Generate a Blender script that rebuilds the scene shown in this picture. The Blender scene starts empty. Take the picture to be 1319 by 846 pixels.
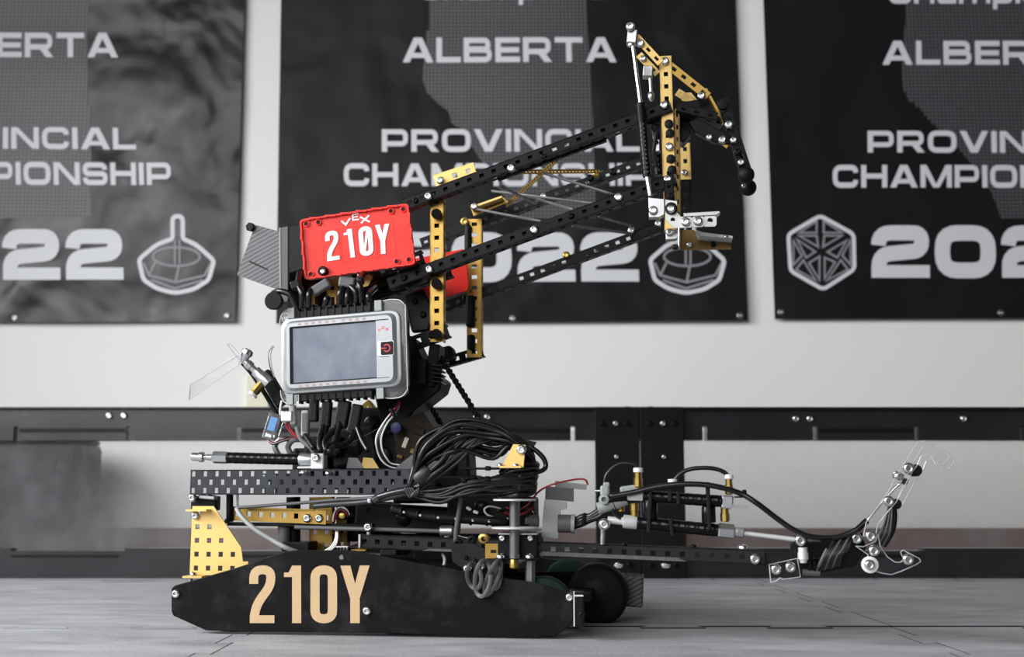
import bpy, bmesh, math, random
from mathutils import Vector, Matrix
random.seed(7)
SC = bpy.context.scene
COL = SC.collection
# ---------------------------------------------------------------- camera
FPX, CX, CY = 1450.0, 659.5, 423.0
CAM_H, PITCH = 0.1275, math.atan(213.0 / 1450.0)
cam_d = bpy.data.cameras.new('camera'); cam = bpy.data.objects.new('camera', cam_d); COL.objects.link(cam)
cam.location = (0, 0, CAM_H); cam.rotation_euler = (math.pi / 2 + PITCH, 0, 0)
cam_d.sensor_fit = 'HORIZONTAL'; cam_d.sensor_width = 36.0; cam_d.lens = FPX * 36.0 / 1319.0
cam_d.clip_start = 0.02; cam_d.clip_end = 50
cam_d.dof.use_dof = True; cam_d.dof.focus_distance = 1.09; cam_d.dof.aperture_fstop = 7.0
SC.camera = cam
# ---------------------------------------------------------------- light
SC.view_settings.view_transform = 'Standard'; SC.view_settings.look = 'None'
SC.view_settings.gamma = 1.0; SC.view_settings.use_curve_mapping = False
SC.view_settings.exposure = 0.20
w = bpy.data.worlds.new('room_light'); SC.world = w; w.use_nodes = True
w.node_tree.nodes['Background'].inputs[0].default_value = (0.93, 0.96, 1.0, 1)
w.node_tree.nodes['Background'].inputs[1].default_value = 0.055
def area(name, loc, target, sx, sy, power, col=(1, 1, 1), spread=math.pi):
    l = bpy.data.lights.new(name, 'AREA'); l.shape = 'RECTANGLE'; l.size = sx; l.size_y = sy
    l.energy = power; l.color = col; l.spread = spread
    o = bpy.data.objects.new(name, l); COL.objects.link(o); o.location = loc
    o.rotation_euler = (Vector(target) - Vector(loc)).to_track_quat('-Z', 'Y').to_euler()
    return o
area('side_window_daylight', (-1.8, 0.55, 0.95), (0.0, 0.85, 0.0), 1.2, 0.9, 23, (0.96, 0.98, 1.0), 2.0)
area('front_window_daylight', (-2.4, -3.6, 2.2), (0.3, 2.0, 0.3), 4.0, 3.0, 168, (0.99, 0.99, 1.0))

# ---------------------------------------------------------------- helpers
V = Vector
def at(px, py, Y):
    """the point at depth Y that the photograph shows at pixel (px, py)"""
    x = (px - CX) / FPX; y = -(py - CY) / FPX
    c, s = math.cos(PITCH), math.sin(PITCH)
    d = V((x, c - y * s, s + y * c))
    return V((0, 0, CAM_H)) + d * (Y / d.y)
YAW = math.radians(7.2)
RN = V((-math.sin(YAW), -math.cos(YAW), 0))      # normal of the robot's near side
RU = V((math.cos(YAW), -math.sin(YAW), 0))       # its long direction
def base(px): return 1.047 - (px - 480) * 0.00011
R0 = at(480, 636, 1.047)                          # a point of the near side plate's plane
def R(px, py, off=0.0):
    """the point that pixel (px, py) shows on the upright plane off metres behind the robot's near side"""
    o = V((0, 0, CAM_H)); d = at(px, py, 1.0) - o
    return o + d * ((R0 - RN * off - o).dot(RN) / d.dot(RN))
MPP = 1.047 / 1450.0                              # metres per pixel around the robot

MATS = {}
def mat(name, col, metal=0.0, rough=0.5, vary=0.0, scale=60, bump=0.0, spec=None, coat=0.0):
    if name in MATS: return MATS[name]
    m = bpy.data.materials.new(name); m.use_nodes = True
    nt = m.node_tree; b = nt.nodes['Principled BSDF']
    b.inputs['Base Color'].default_value = (*col, 1); b.inputs['Metallic'].default_value = metal
    b.inputs['Roughness'].default_value = rough; b.inputs['Specular IOR Level'].default_value = spec if spec is not None else (0.17 if max(col) < 0.04 else 0.5)
    b.inputs['Coat Weight'].default_value = coat
    if vary or bump:
        tc = nt.nodes.new('ShaderNodeTexCoord'); nz = nt.nodes.new('ShaderNodeTexNoise')
        nz.inputs['Scale'].default_value = scale; nz.inputs['Detail'].default_value = 4
        nt.links.new(tc.outputs['Object'], nz.inputs['Vector'])
        if vary:
            mx = nt.nodes.new('ShaderNodeMix'); mx.data_type = 'RGBA'
            mx.inputs[6].default_value = (*[c * (1 - vary) for c in col], 1)
            mx.inputs[7].default_value = (*[min(1, c * (1 + vary)) for c in col], 1)
            nt.links.new(nz.outputs['Fac'], mx.inputs[0]); nt.links.new(mx.outputs[2], b.inputs['Base Color'])
            mr = nt.nodes.new('ShaderNodeMapRange')
            mr.inputs[3].default_value = max(0.05, rough - 0.12); mr.inputs[4].default_value = min(1, rough + 0.12)
            nt.links.new(nz.outputs['Fac'], mr.inputs[0]); nt.links.new(mr.outputs[0], b.inputs['Roughness'])
        if bump:
            bp = nt.nodes.new('ShaderNodeBump'); bp.inputs['Strength'].default_value = bump; bp.inputs['Distance'].default_value = 0.001
            nt.links.new(nz.outputs['Fac'], bp.inputs['Height']); nt.links.new(bp.outputs[0], b.inputs['Normal'])
    MATS[name] = m
    return m
def clear_mat(name, haze, tint, rough=0.05, scale=8, gloss=0.08):
    m = bpy.data.materials.new(name); m.use_nodes = True; nt = m.node_tree; nt.nodes.clear()
    out = nt.nodes.new('ShaderNodeOutputMaterial'); tr = nt.nodes.new('ShaderNodeBsdfTransparent')
    tr.inputs[0].default_value = (*tint, 1)
    df = nt.nodes.new('ShaderNodeBsdfDiffuse'); df.inputs[0].default_value = (0.62, 0.63, 0.65, 1)
    gl = nt.nodes.new('ShaderNodeBsdfGlossy'); gl.inputs['Roughness'].default_value = rough
    gl.inputs[0].default_value = (1, 1, 1, 1)
    tc = nt.nodes.new('ShaderNodeTexCoord'); nz = nt.nodes.new('ShaderNodeTexNoise')
    nz.inputs['Scale'].default_value = scale; nz.inputs['Detail'].default_value = 8; nz.inputs['Roughness'].default_value = 0.65
    mr = nt.nodes.new('ShaderNodeMapRange'); mr.inputs[1].default_value = 0.35; mr.inputs[2].default_value = 0.75
    mr.inputs[3].default_value = haze * 0.4; mr.inputs[4].default_value = haze * 1.6
    nt.links.new(tc.outputs['Object'], nz.inputs['Vector']); nt.links.new(nz.outputs['Fac'], mr.inputs[0])
    m1 = nt.nodes.new('ShaderNodeMixShader'); m2 = nt.nodes.new('ShaderNodeMixShader')
    nt.links.new(mr.outputs[0], m1.inputs[0]); nt.links.new(tr.outputs[0], m1.inputs[1]); nt.links.new(df.outputs[0], m1.inputs[2])
    fr = nt.nodes.new('ShaderNodeFresnel'); fr.inputs[0].default_value = 1.45
    ml = nt.nodes.new('ShaderNodeMath'); ml.operation = 'MULTIPLY'; ml.inputs[1].default_value = gloss / 0.04 * 0.5
    nt.links.new(fr.outputs[0], ml.inputs[0]); nt.links.new(ml.outputs[0], m2.inputs[0])
    nt.links.new(m1.outputs[0], m2.inputs[1]); nt.links.new(gl.outputs[0], m2.inputs[2])
    nt.links.new(m2.outputs[0], out.inputs[0])
    MATS[name] = m
    return m

WORLD = {}
def mesh_obj(name, verts, faces, m, parent=None, smooth=False, bevel=0.0, seg=2, origin=None):
    vs = [V(v) for v in verts]
    if origin is None:
        lo = V([min(v[i] for v in vs) for i in range(3)]); hi = V([max(v[i] for v in vs) for i in range(3)])
        origin = (lo + hi) / 2
    me = bpy.data.meshes.new(name); me.from_pydata([v - origin for v in vs], [], faces); me.validate()
    if bevel:
        bm = bmesh.new(); bm.from_mesh(me)
        bmesh.ops.remove_doubles(bm, verts=bm.verts, dist=1e-6)
        es = [e for e in bm.edges if len(e.link_faces) == 2 and e.calc_face_angle(0) > 0.6]
        bmesh.ops.bevel(bm, geom=es, offset=bevel, segments=seg, affect='EDGES', profile=0.5)
        bm.to_mesh(me); bm.free()
    bm = bmesh.new(); bm.from_mesh(me); bmesh.ops.recalc_face_normals(bm, faces=bm.faces); bm.to_mesh(me); bm.free()
    if smooth:
        me.polygons.foreach_set('use_smooth', [True] * len(me.polygons))
        if smooth == 'auto': 
            me.set_sharp_from_angle(angle=math.radians(40))
    me.materials.append(m if not isinstance(m, str) else MATS[m])
    o = bpy.data.objects.new(name, me); COL.objects.link(o)
    link(o, origin, parent)
    return o
def link(o, loc, parent):
    if parent is not None:
        o.parent = parent; o.location = V(loc) - WORLD[parent.name]
    else: o.location = loc
    WORLD[o.name] = V(loc)
def empty(name, loc):
    o = bpy.data.objects.new(name, None); COL.objects.link(o); o.location = loc; o.empty_display_size = 0.02
    WORLD[o.name] = V(loc); return o
def tag(o, label=None, cat=None, group=None, kind=None):
    for k, v in (('label', label), ('category', cat), ('group', group), ('kind', kind)):
        if v: o[k] = v
    return o

class MB:
    """collects verts and faces of one mesh"""
    def __init__(s): s.v = []; s.f = []
    def add(s, vs, fs):
        n = len(s.v); s.v += [V(v) for v in vs]; s.f += [tuple(i + n for i in f) for f in fs]; return s
    def quad(s, a, b, c, d): return s.add((a, b, c, d), ((0, 1, 2, 3),))
    def box(s, c, u, v, n, su, sv, sn):
        """box centred on c with axes u, v, n and full sizes"""
        u, v, n = V(u) * su / 2, V(v) * sv / 2, V(n) * sn / 2; c = V(c)
        p = [c + a * u + b * v + d * n for d in (-1, 1) for b in (-1, 1) for a in (-1, 1)]
        return s.add(p, ((0, 1, 3, 2), (4, 6, 7, 5), (0, 4, 5, 1), (2, 3, 7, 6), (0, 2, 6, 4), (1, 5, 7, 3)))
    def prism(s, pts, ext):
        """polygon of 3D points extruded by vector ext"""
        n = len(pts); ext = V(ext)
        vs = [V(p) for p in pts] + [V(p) + ext for p in pts]
        return s.add(vs, [tuple(range(n))[::-1], tuple(range(n, 2 * n))] + [(i, (i + 1) % n, n + (i + 1) % n, n + i) for i in range(n)])
    def cyl(s, a, b, r, n=14, r2=None, caps=True, inner=0.0):
        a, b = V(a), V(b); r2 = r if r2 is None else r2
        d = (b - a).normalized(); t = d.orthogonal().normalized(); q = d.cross(t)
        vs = []
        for p, rr in ((a, r), (b, r2)):
            vs += [p + (t * math.cos(2 * math.pi * i / n) + q * math.sin(2 * math.pi * i / n)) * rr for i in range(n)]
        fs = [(i, (i + 1) % n, n + (i + 1) % n, n + i) for i in range(n)]
        if caps: fs += [tuple(range(n))[::-1], tuple(range(n, 2 * n))]
        return s.add(vs, fs)
    def lathe(s, a, axis, prof, n=16):
        """prof: list of (distance along axis, radius)"""
        a = V(a); d = V(axis).normalized(); t = d.orthogonal().normalized(); q = d.cross(t)
        vs = []; fs = []
        for z, r in prof:
            vs += [a + d * z + (t * math.cos(2 * math.pi * i / n) + q * math.sin(2 * math.pi * i / n)) * r for i in range(n)]
        for k in range(len(prof) - 1):
            fs += [(k * n + i, k * n + (i + 1) % n, (k + 1) * n + (i + 1) % n, (k + 1) * n + i) for i in range(n)]
        fs += [tuple(range(n))[::-1], tuple(range((len(prof) - 1) * n, len(prof) * n))]
        return s.add(vs, fs)
    def tube(s, pts, r, n=8, per=6, closed=False, flat=None):
        """smooth tube through points; flat = (w, t) gives a ribbon"""
        P = [V(p) for p in pts]; m = len(P)
        path = []
        segs = m if closed else m - 1
        for i in range(segs):
            if closed: p0, p1, p2, p3 = P[(i - 1) % m], P[i], P[(i + 1) % m], P[(i + 2) % m]
            else: p0, p1, p2, p3 = P[max(i - 1, 0)], P[i], P[i + 1], P[min(i + 2, m - 1)]
            for k in range(per):
                t = k / per
                path.append(0.5 * ((2 * p1) + (p2 - p0) * t + (2 * p0 - 5 * p1 + 4 * p2 - p3) * t * t + (3 * p1 - p0 - 3 * p2 + p3) * t ** 3))
        if not closed: path.append(P[-1])
        L = len(path); nrm = None; rings = []
        for i in range(L):
            tg = (path[(i + 1) % L] - path[i - 1]) if closed else (path[min(i + 1, L - 1)] - path[max(i - 1, 0)])
            if tg.length < 1e-9: tg = V((1, 0, 0))
            tg.normalize()
            if flat: nrm = V((0, 1, 0)) - tg * tg.y
            else: nrm = tg.orthogonal() if nrm is None else nrm - tg * nrm.dot(tg)
            if nrm.length < 1e-6: nrm = tg.orthogonal()
            nrm.normalize(); bn = tg.cross(nrm)
            ra, rb = (r, r) if not flat else (flat[0] / 2, flat[1] / 2)
            rings.append([path[i] + nrm * ra * math.cos(2 * math.pi * j / n) + bn * rb * math.sin(2 * math.pi * j / n) for j in range(n)])
        vs = [p for rg in rings for p in rg]; fs = []
        for i in range(L if closed else L - 1):
            k = (i + 1) % L
            fs += [(i * n + j, i * n + (j + 1) % n, k * n + (j + 1) % n, k * n + j) for j in range(n)]
        if not closed: fs += [tuple(range(n))[::-1], tuple(range((L - 1) * n, L * n))]
        return s.add(vs, fs)
    def perf(s, o, u, v, n, nu, nv, du, dv, th=0.0012, hole=0.36, pattern=None):
        """perforated sheet: corner o, nu x nv cells of du x dv, front face towards n"""
        u, v, n = V(u), V(v), V(n)
        def p(a, b, z): return o + u * a + v * b - n * (z * th)
        for i in range(nu):
            for j in range(nv):
                a0, b0 = i * du, j * dv; a3, b3 = a0 + du, b0 + dv
                if pattern and not pattern(i, j):
                    for z in (0, 1): s.quad(p(a0, b0, z), p(a3, b0, z), p(a3, b3, z), p(a0, b3, z))
                    continue
                ma, mb = du * (1 - hole) / 2, dv * (1 - hole) / 2
                A = (a0, a0 + ma, a3 - ma, a3); B_ = (b0, b0 + mb, b3 - mb, b3)
                for z in (0, 1):
                    for x in range(3):
                        for y in range(3):
                            if x == 1 and y == 1: continue
                            s.quad(p(A[x], B_[y], z), p(A[x + 1], B_[y], z), p(A[x + 1], B_[y + 1], z), p(A[x], B_[y + 1], z))
                c = ((A[1], B_[1]), (A[2], B_[1]), (A[2], B_[2]), (A[1], B_[2]))
                for k in range(4):
                    q, r = c[k], c[(k + 1) % 4]
                    s.quad(p(*q, 0), p(*r, 0), p(*r, 1), p(*q, 1))
        U, W = nu * du, nv * dv; c = ((0, 0), (U, 0), (U, W), (0, W))
        for k in range(4):
            q, r = c[k], c[(k + 1) % 4]; s.quad(p(*q, 0), p(*r, 0), p(*r, 1), p(*q, 1))
        return s
    def build(s, name, m, parent=None, **kw): return mesh_obj(name, s.v, s.f, m, parent, **kw)

def frame(a, b, n):
    u = (b - a).normalized(); n = V(n); n = (n - u * n.dot(u)).normalized(); v = n.cross(u)
    if v.z < -1e-6 or (abs(v.z) < 1e-6 and v.x < 0): v = -v
    return u, v, n
def channel(name, a, b, m, parent, width=0.0127, flange=0.0127, rows=1, n=None, sides=(1, 1), pitch=0.0127, hole=0.36, out=False):
    """perforated U channel whose web runs from a to b (centre line) and faces n"""
    a, b = V(a), V(b); n = RN if n is None else n
    u, v, n = frame(a, b, n); L = (b - a).length; k = max(1, round(L / pitch)); du = L / k
    mb = MB(); mb.perf(a - v * width / 2, u, v, n, k, rows, du, width / rows, hole=hole)
    d = n if out else -n
    for sgn, on in ((1, sides[0]), (-1, sides[1])):
        if on: mb.perf(a + v * sgn * width / 2, u, d, v * sgn, k, 1, du, flange, hole=hole)
    return mb.build(name, m, parent)
def bar(name, a, b, m, parent, width=0.012, n=None, pitch=0.0127, hole=0.36, th=0.0016):
    a, b = V(a), V(b); u, v, n = frame(a, b, RN if n is None else n); L = (b - a).length; k = max(1, round(L / pitch))
    return MB().perf(a - v * width / 2, u, v, n, k, 1, L / k, width, hole=hole, th=th).build(name, m, parent)

# shared screw mesh: domed head with a hex socket, local +Z outwards, head radius 1
def screw_mesh():
    vs, fs = [], []; n = 12
    prof = [(1, -0.1), (1, 0.25), (0.9, 0.5), (0.68, 0.68), (0.46, 0.74), (0.42, 0.3)]
    for r, z in prof:
        vs += [(r * math.cos(2 * math.pi * i / n), r * math.sin(2 * math.pi * i / n), z) for i in range(n)]
    for k in range(len(prof) - 1):
        fs += [(k * n + i, k * n + (i + 1) % n, (k + 1) * n + (i + 1) % n, (k + 1) * n + i) for i in range(n)]
    fs.append(tuple(range(5 * n, 6 * n)))
    me = bpy.data.meshes.new('screw'); me.from_pydata(vs, [], fs)
    me.polygons.foreach_set('use_smooth', [len(p.vertices) == 4 and p.index < 4 * n for p in me.polygons])
    return me
SCREW = {}
def screw(parent, p, n=None, r=0.0043, m='steel', name='screw'):
    if m not in SCREW:
        me = screw_mesh(); me.materials.append(MATS[m]); SCREW[m] = me
    o = bpy.data.objects.new(name, SCREW[m]); COL.objects.link(o)
    n = RN if n is None else V(n)
    o.rotation_mode = 'QUATERNION'; o.rotation_quaternion = n.to_track_quat('Z', 'Y'); o.scale = (r, r, r)
    link(o, V(p) , parent)
    return o

# ---------------------------------------------------------------- lettering (flat print)
def fillet(path, closed=False, k=5):
    """path of (x, y[, r]) -> points with rounded corners"""
    out = []; n = len(path)
    for i, p in enumerate(path):
        r = p[2] if len(p) > 2 else 0; q = V((p[0], p[1]))
        if not r or (not closed and i in (0, n - 1)): out.append(q); continue
        a = V(path[i - 1][:2]) - q; b = V(path[(i + 1) % n][:2]) - q
        r1 = min(r, a.length * 0.5 if (closed or 0 < i - 1) else a.length, b.length * 0.5 if (closed or i + 1 < n - 1) else b.length)
        s, e = q + a.normalized() * r1, q + b.normalized() * r1
        for t in range(k + 1):
            t /= k; out.append(s * (1 - t) ** 2 + q * 2 * t * (1 - t) + e * t * t)
    return out
def stroke(path, t, closed=False):
    """mitred strip along path -> list of quads (2D)"""
    q = fillet(path, closed); p = [q[0]] + [b for a, b in zip(q, q[1:]) if (b - a).length > 1e-4]
    if closed and (p[0] - p[-1]).length < 1e-4: p.pop()
    n = len(p); L, Rr = [], []
    for i in range(n):
        a = (p[i] - p[i - 1]) if (closed or i > 0) else (p[1] - p[0])
        b = (p[(i + 1) % n] - p[i]) if (closed or i < n - 1) else (p[-1] - p[-2])
        a = a.normalized(); b = b.normalized()
        na, nb = V((-a.y, a.x)), V((-b.y, b.x)); m = (na + nb)
        m = na if m.length < 1e-5 else m.normalized()
        h = t / 2 / max(0.35, m.dot(na)); L.append(p[i] + m * h); Rr.append(p[i] - m * h)
    return [[L[i], Rr[i], Rr[(i + 1) % n], L[(i + 1) % n]] for i in range(n if closed else n - 1)]
def rect(x0, y0, x1, y1): return [[V((x0, y0)), V((x1, y0)), V((x1, y1)), V((x0, y1))]]
def poly(*pts): return [[V(p) for p in pts]]
T_, H_ = 0.25, 0.22
def wide(ch):
    """wide square-shouldered capitals: (polygons, advance width)"""
    hh = H_ / 2; top, mid, bot = 1 - hh, 0.5, hh; l = rect(0, 0, T_, 1)
    if ch == 'A': return poly((0, 0), (.30, 0), (.80, 1), (.50, 1)) + poly((1.36, 0), (1.06, 0), (.56, 1), (.86, 1)) + poly((.30, .18), (1.06, .18), (.97, .38), (.39, .38)), 1.36
    if ch == 'L': return l + rect(0, 0, 1.08, H_), 1.08
    if ch == 'B': return l + stroke([(.1, top), (1.08, top, .2), (1.08, .53, .16), (.1, .53)], H_) + stroke([(.1, .5), (1.14, .5, .2), (1.14, bot, .2), (.1, bot)], H_), 1.27
    if ch == 'E': return l + rect(0, 0, 1.1, H_) + rect(0, .39, 1.06, .6) + rect(0, 1 - H_, 1.1, 1), 1.1
    if ch == 'R': return l + stroke([(.1, top), (1.12, top, .22), (1.12, .42, .2), (.1, .42)], H_) + poly((.62, .4), (.95, .4), (1.28, 0), (.94, 0)), 1.28
    if ch == 'T': return rect(0, 1 - H_, 1.24, 1) + rect(.62 - T_ / 2, 0, .62 + T_ / 2, 1), 1.24
    if ch == 'P': return l + stroke([(.1, top), (1.1, top, .22), (1.1, .36, .2), (.1, .36)], H_), 1.23
    if ch in 'O': return stroke([(T_ / 2, bot, .3), (1.22, bot, .3), (1.22, top, .3), (T_ / 2, top, .3)], .24, True), 1.35
    if ch == '0': return stroke([(.15, .14, .3), (1.05, .14, .3), (1.05, .86, .3), (.15, .86, .3)], .30, True), 1.2
    if ch == 'V': return poly((0, 1), (.30, 1), (.80, 0), (.50, 0)) + poly((1.34, 1), (1.04, 1), (.54, 0), (.84, 0)), 1.34
    if ch == 'I': return rect(0, 0, T_, 1), T_
    if ch == 'N': return l + rect(1.05, 0, 1.05 + T_, 1) + poly((0, 1), (.3, 1), (1.3, 0), (1.0, 0)), 1.30
    if ch == 'C': return stroke([(1.14, .66), (1.14, top, .26), (T_ / 2, top, .3), (T_ / 2, bot, .3), (1.14, bot, .26), (1.14, .34)], .235), 1.27
    if ch == 'H': return l + rect(1.03, 0, 1.03 + T_, 1) + rect(0, .4, 1.1, .62), 1.28
    if ch == 'M': return l + rect(1.3, 0, 1.3 + T_, 1) + poly((0, 1), (.3, 1), (.86, 0), (.62, 0)) + poly((1.55, 1), (1.25, 1), (.69, 0), (.93, 0)), 1.55
    if ch == 'S': return stroke([(1.1, .68), (1.1, top, .24), (.12, top, .24), (.12, .5, .2), (1.12, .5, .2), (1.12, bot, .24), (.12, bot, .24), (.12, .32)], .225), 1.24
    if ch == '2': return stroke([(.15, .62), (.15, .86, .26), (1.0, .86, .26), (1.0, .52, .2), (.16, .44, .22), (.16, .1)], .29) + rect(.015, 0, 1.16, .24), 1.16
    if ch == 'h': return rect(0, 0, .24, 1) + stroke([(.1, .64), (1.0, .64, .24), (1.0, 0)], .22), 1.12
    if ch == 'a': return stroke([(.1, .64), (.95, .64, .2), (.95, 0)], .2) + stroke([(.95, .1), (.12, .1, .14), (.12, .38, .14), (.95, .38)], .2), 1.06
    if ch == 'm': return rect(0, 0, .24, .74) + stroke([(.1, .64), (.85, .64, .2), (.85, 0)], .22) + stroke([(.85, .64), (1.6, .64, .2), (1.6, 0)], .22), 1.72
    if ch == 'p': return rect(0, -.26, .24, .74) + stroke([(.1, .64), (.98, .64, .22), (.98, .1, .22), (.1, .1)], .21), 1.1
    if ch == 'i': return rect(0, 0, .24, .74) + rect(0, .84, .24, 1), .24
    if ch == 'o': return stroke([(.12, .1, .22), (.98, .1, .22), (.98, .64, .22), (.12, .64, .22)], .21, True), 1.1
    if ch == 'n': return rect(0, 0, .24, .74) + stroke([(.1, .64), (.98, .64, .22), (.98, 0)], .22), 1.1
    if ch == 's': return stroke([(.98, .64), (.1, .64, .12), (.1, .37, .12), (.98, .37, .12), (.98, .1, .12), (.06, .1)], .19), 1.08
    return [], .5
def narrow(ch):
    """tall condensed capitals"""
    if ch == '2': return stroke([(.075, .68), (.075, .925, .17), (.37, .925, .17), (.37, .66, .3), (.085, .27, .2), (.085, .05)], .155) + rect(.007, 0, .43, .135), .44
    if ch == '1': return rect(.14, 0, .295, 1) + poly((0, .80), (.16, .80), (.16, .88), (0, .88)) + poly((.07, .86), (.18, .86), (.18, 1), (.14, 1)), .30
    if ch == '0': return stroke([(.078, .075, .18), (.372, .075, .18), (.372, .925, .18), (.078, .925, .18)], .155, True), .45
    if ch == '/': return poly((.12, .14), (.20, .14), (.33, .86), (.25, .86)), .45
    if ch == 'Y': return poly((0, 1), (.165, 1), (.31, .40), (.17, .40)) + poly((.48, 1), (.32, 1), (.17, .40), (.31, .40)) + rect(.163, 0, .317, .42), .48
    return [], .3
def lettering(name, text, font, o, ux, uy, m, parent, gap=0.14, fit=True, sub=0, lift=None, thick=V((0, 0, 0))):
    """print text from corner o, ux = whole width, uy = cap height (3D vectors)"""
    polys = []; x = 0
    for i, ch in enumerate(text):
        if ch == ' ': x += 0.5; continue
        g, a = font(ch)
        polys += [[V((p.x + x, p.y)) for p in q] for q in g]
        x += a + (gap if i < len(text) - 1 else 0)
    W = x if fit else 1.0
    return print_polys(name, polys, lambda p: o + ux * (p.x / W) + uy * p.y, m, parent, sub, lift)
def print_polys(name, polys, f, m, parent, sub=0, lift=None):
    bm = bmesh.new(); cnt = 0
    for q in polys:
        cnt += 1; vs = [bm.verts.new((p.x, p.y, cnt)) for p in q]
        try: bm.faces.new(vs)
        except ValueError: pass
    if sub:
        bmesh.ops.triangulate(bm, faces=bm.faces)
        for _ in range(sub):
            es = [e for e in bm.edges if (e.verts[0].co - e.verts[1].co).to_2d().length > 0.22]
            if es: bmesh.ops.subdivide_edges(bm, edges=es, cuts=1); bmesh.ops.triangulate(bm, faces=[g for g in bm.faces if len(g.verts) > 3])
    bm.verts.index_update()
    o3 = f(V((0, 0))); nn = (f(V((1, 0))) - o3).cross(f(V((0, 1))) - o3).normalized()
    if nn.y > 0: nn = -nn
    vs = [f(V((v.co.x, v.co.y))) + nn * (v.co.z * 1.5e-6) for v in bm.verts]     # overlapping strokes never coincide
    if lift: vs = [lift(v) for v in vs]
    fs = [tuple(v.index for v in g.verts) for g in bm.faces]
    bm.free()
    o = mesh_obj(name, vs, fs, m, parent)
    o['kind'] = 'stuff' if False else o.get('kind', 'print')
    del o['kind']
    return o
# ================================================================ materials
def materials():
    mat('black_metal', (0.0055, 0.0056, 0.0065), 0.0, 0.42, 0.3, 90, spec=0.14)
    mat('black_dusty', (0.014, 0.014, 0.016), 0.0, 0.5, 0.4, 60)
    mat('slate_metal', (0.035, 0.037, 0.045), 0.6, 0.38, 0.2, 60)
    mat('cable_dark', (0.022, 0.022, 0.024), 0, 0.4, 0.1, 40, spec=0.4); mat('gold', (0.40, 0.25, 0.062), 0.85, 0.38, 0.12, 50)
    mat('mottled_grey', (0.075, 0.075, 0.078), 0, 0.6, 0.6, 120); mat('gold_plate', (0.80, 0.56, 0.19), 0.45, 0.5, 0.06, 40)
    mat('brass', (0.46, 0.31, 0.09), 0.95, 0.28, 0.1, 80)
    mat('steel', (0.72, 0.72, 0.72), 1.0, 0.24, 0.05, 200)
    mat('aluminium', (0.52, 0.53, 0.54), 0.9, 0.33, 0.08, 90)
    mat('bright_plate', (0.66, 0.66, 0.65), 0.3, 0.45, 0.05, 60)
    mat('black_plastic', (0.007, 0.007, 0.0075), 0, 0.42, 0.2, 80)
    mat('black_gloss', (0.005, 0.005, 0.0055), 0, 0.22, 0.2, 80)
    mat('black_rubber', (0.005, 0.005, 0.0055), 0, 0.55, 0.2, 80, spec=0.2)
    mat('cable_black', (0.006, 0.006, 0.007), 0, 0.27, 0.1, 40, spec=0.5)
    mat('cable_grey', (0.16, 0.16, 0.165), 0, 0.5, 0.1, 40)
    mat('cable_white', (0.75, 0.73, 0.70), 0, 0.45, 0.05, 40)
    mat('dull_aluminium', (0.22, 0.22, 0.225), 0.8, 0.3, 0.1, 60); mat('cable_red', (0.26, 0.010, 0.016), 0, 0.4, 0.1, 40)
    mat('grey_plastic', (0.30, 0.31, 0.31), 0, 0.45, 0.06, 50)
    mat('dark_grey_plastic', (0.09, 0.09, 0.095), 0, 0.5, 0.15, 50)
    mat('white_plastic', (0.78, 0.78, 0.77), 0, 0.4, 0.03, 50)
    mat('red_plastic', (0.84, 0.030, 0.018), 0, 0.42, 0.04, 30, spec=0.3)
    mat('red_print', (0.55, 0.03, 0.03), 0, 0.5)
    mat('elastic_grey', (0.07, 0.07, 0.073), 0, 0.6, 0.15, 60); mat('tan_vinyl', (0.62, 0.425, 0.23), 0, 0.6, 0.10, 90)
    mat('white_vinyl', (0.86, 0.84, 0.84), 0, 0.45, 0.03, 60)
    mat('silver_case', (0.33, 0.34, 0.35), 0.5, 0.38, 0.05, 40)
    mat('green_rubber', (0.012, 0.034, 0.022), 0, 0.6, 0.2, 60)
    mat('blue_tape', (0.10, 0.26, 0.52), 0, 0.5, 0.1, 60)
    mat('blue_plastic', (0.012, 0.02, 0.14), 0, 0.4, 0.1, 60)
    mat('brown_board', (0.028, 0.017, 0.011), 0.1, 0.5, 0.5, 160)
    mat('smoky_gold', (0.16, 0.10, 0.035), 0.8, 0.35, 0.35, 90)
    mat('wall_paint', (0.87, 0.87, 0.845), 0, 0.85, 0.015, 3, 0.1)
    mat('baseboard', (0.125, 0.052, 0.038), 0, 0.5, 0.12, 20)
    mat('rail_plastic', (0.017, 0.017, 0.020), 0, 0.24, 0.25, 14, 0.05, spec=0.55)
    mat('plate_plastic', (0.008, 0.008, 0.009), 0, 0.4, 0.3, 14)
    mat('print_white', (0.70, 0.71, 0.74), 0, 0.55, 0.02, 20)
    mat('print_grey', (0.27, 0.27, 0.29), 0, 0.55, 0.04, 20)
    mat('cream_plastic', (0.80, 0.77, 0.60), 0, 0.5, 0.03, 20)
    mat('box_grey', (0.010, 0.010, 0.012), 0, 0.6, 0.5, 14)
    clear_mat('clear_panel', 0.09, (0.96, 0.955, 0.95), 0.12, 7, 0.05)
    clear_mat('clear_plate', 0.005, (0.988, 0.99, 0.99), 0.04, 40, 0.008); clear_mat('clear_flap', 0.13, (0.9, 0.9, 0.9), 0.1, 40, 0.06)
    clear_mat('clear_edge', 0.85, (0.9, 0.9, 0.9), 0.08, 40, 0.1)
    clear_mat('clear_case', 0.11, (0.80, 0.80, 0.81), 0.1, 40, 0.08); mat('port_red', (0.38, 0.22, 0.21), 0.3, 0.45); mat('guard_rim', (0.62, 0.63, 0.63), 0, 0.3)
    mat('foam_edge', (0.03, 0.03, 0.032), 0, 0.8, 0.2)
    # floor foam: grey with pale scuffs
    m = mat('foam', (0.30, 0.305, 0.32), 0, 0.62, 0.0)
    nt = m.node_tree; b = nt.nodes['Principled BSDF']; tc = nt.nodes.new('ShaderNodeTexCoord')
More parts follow.
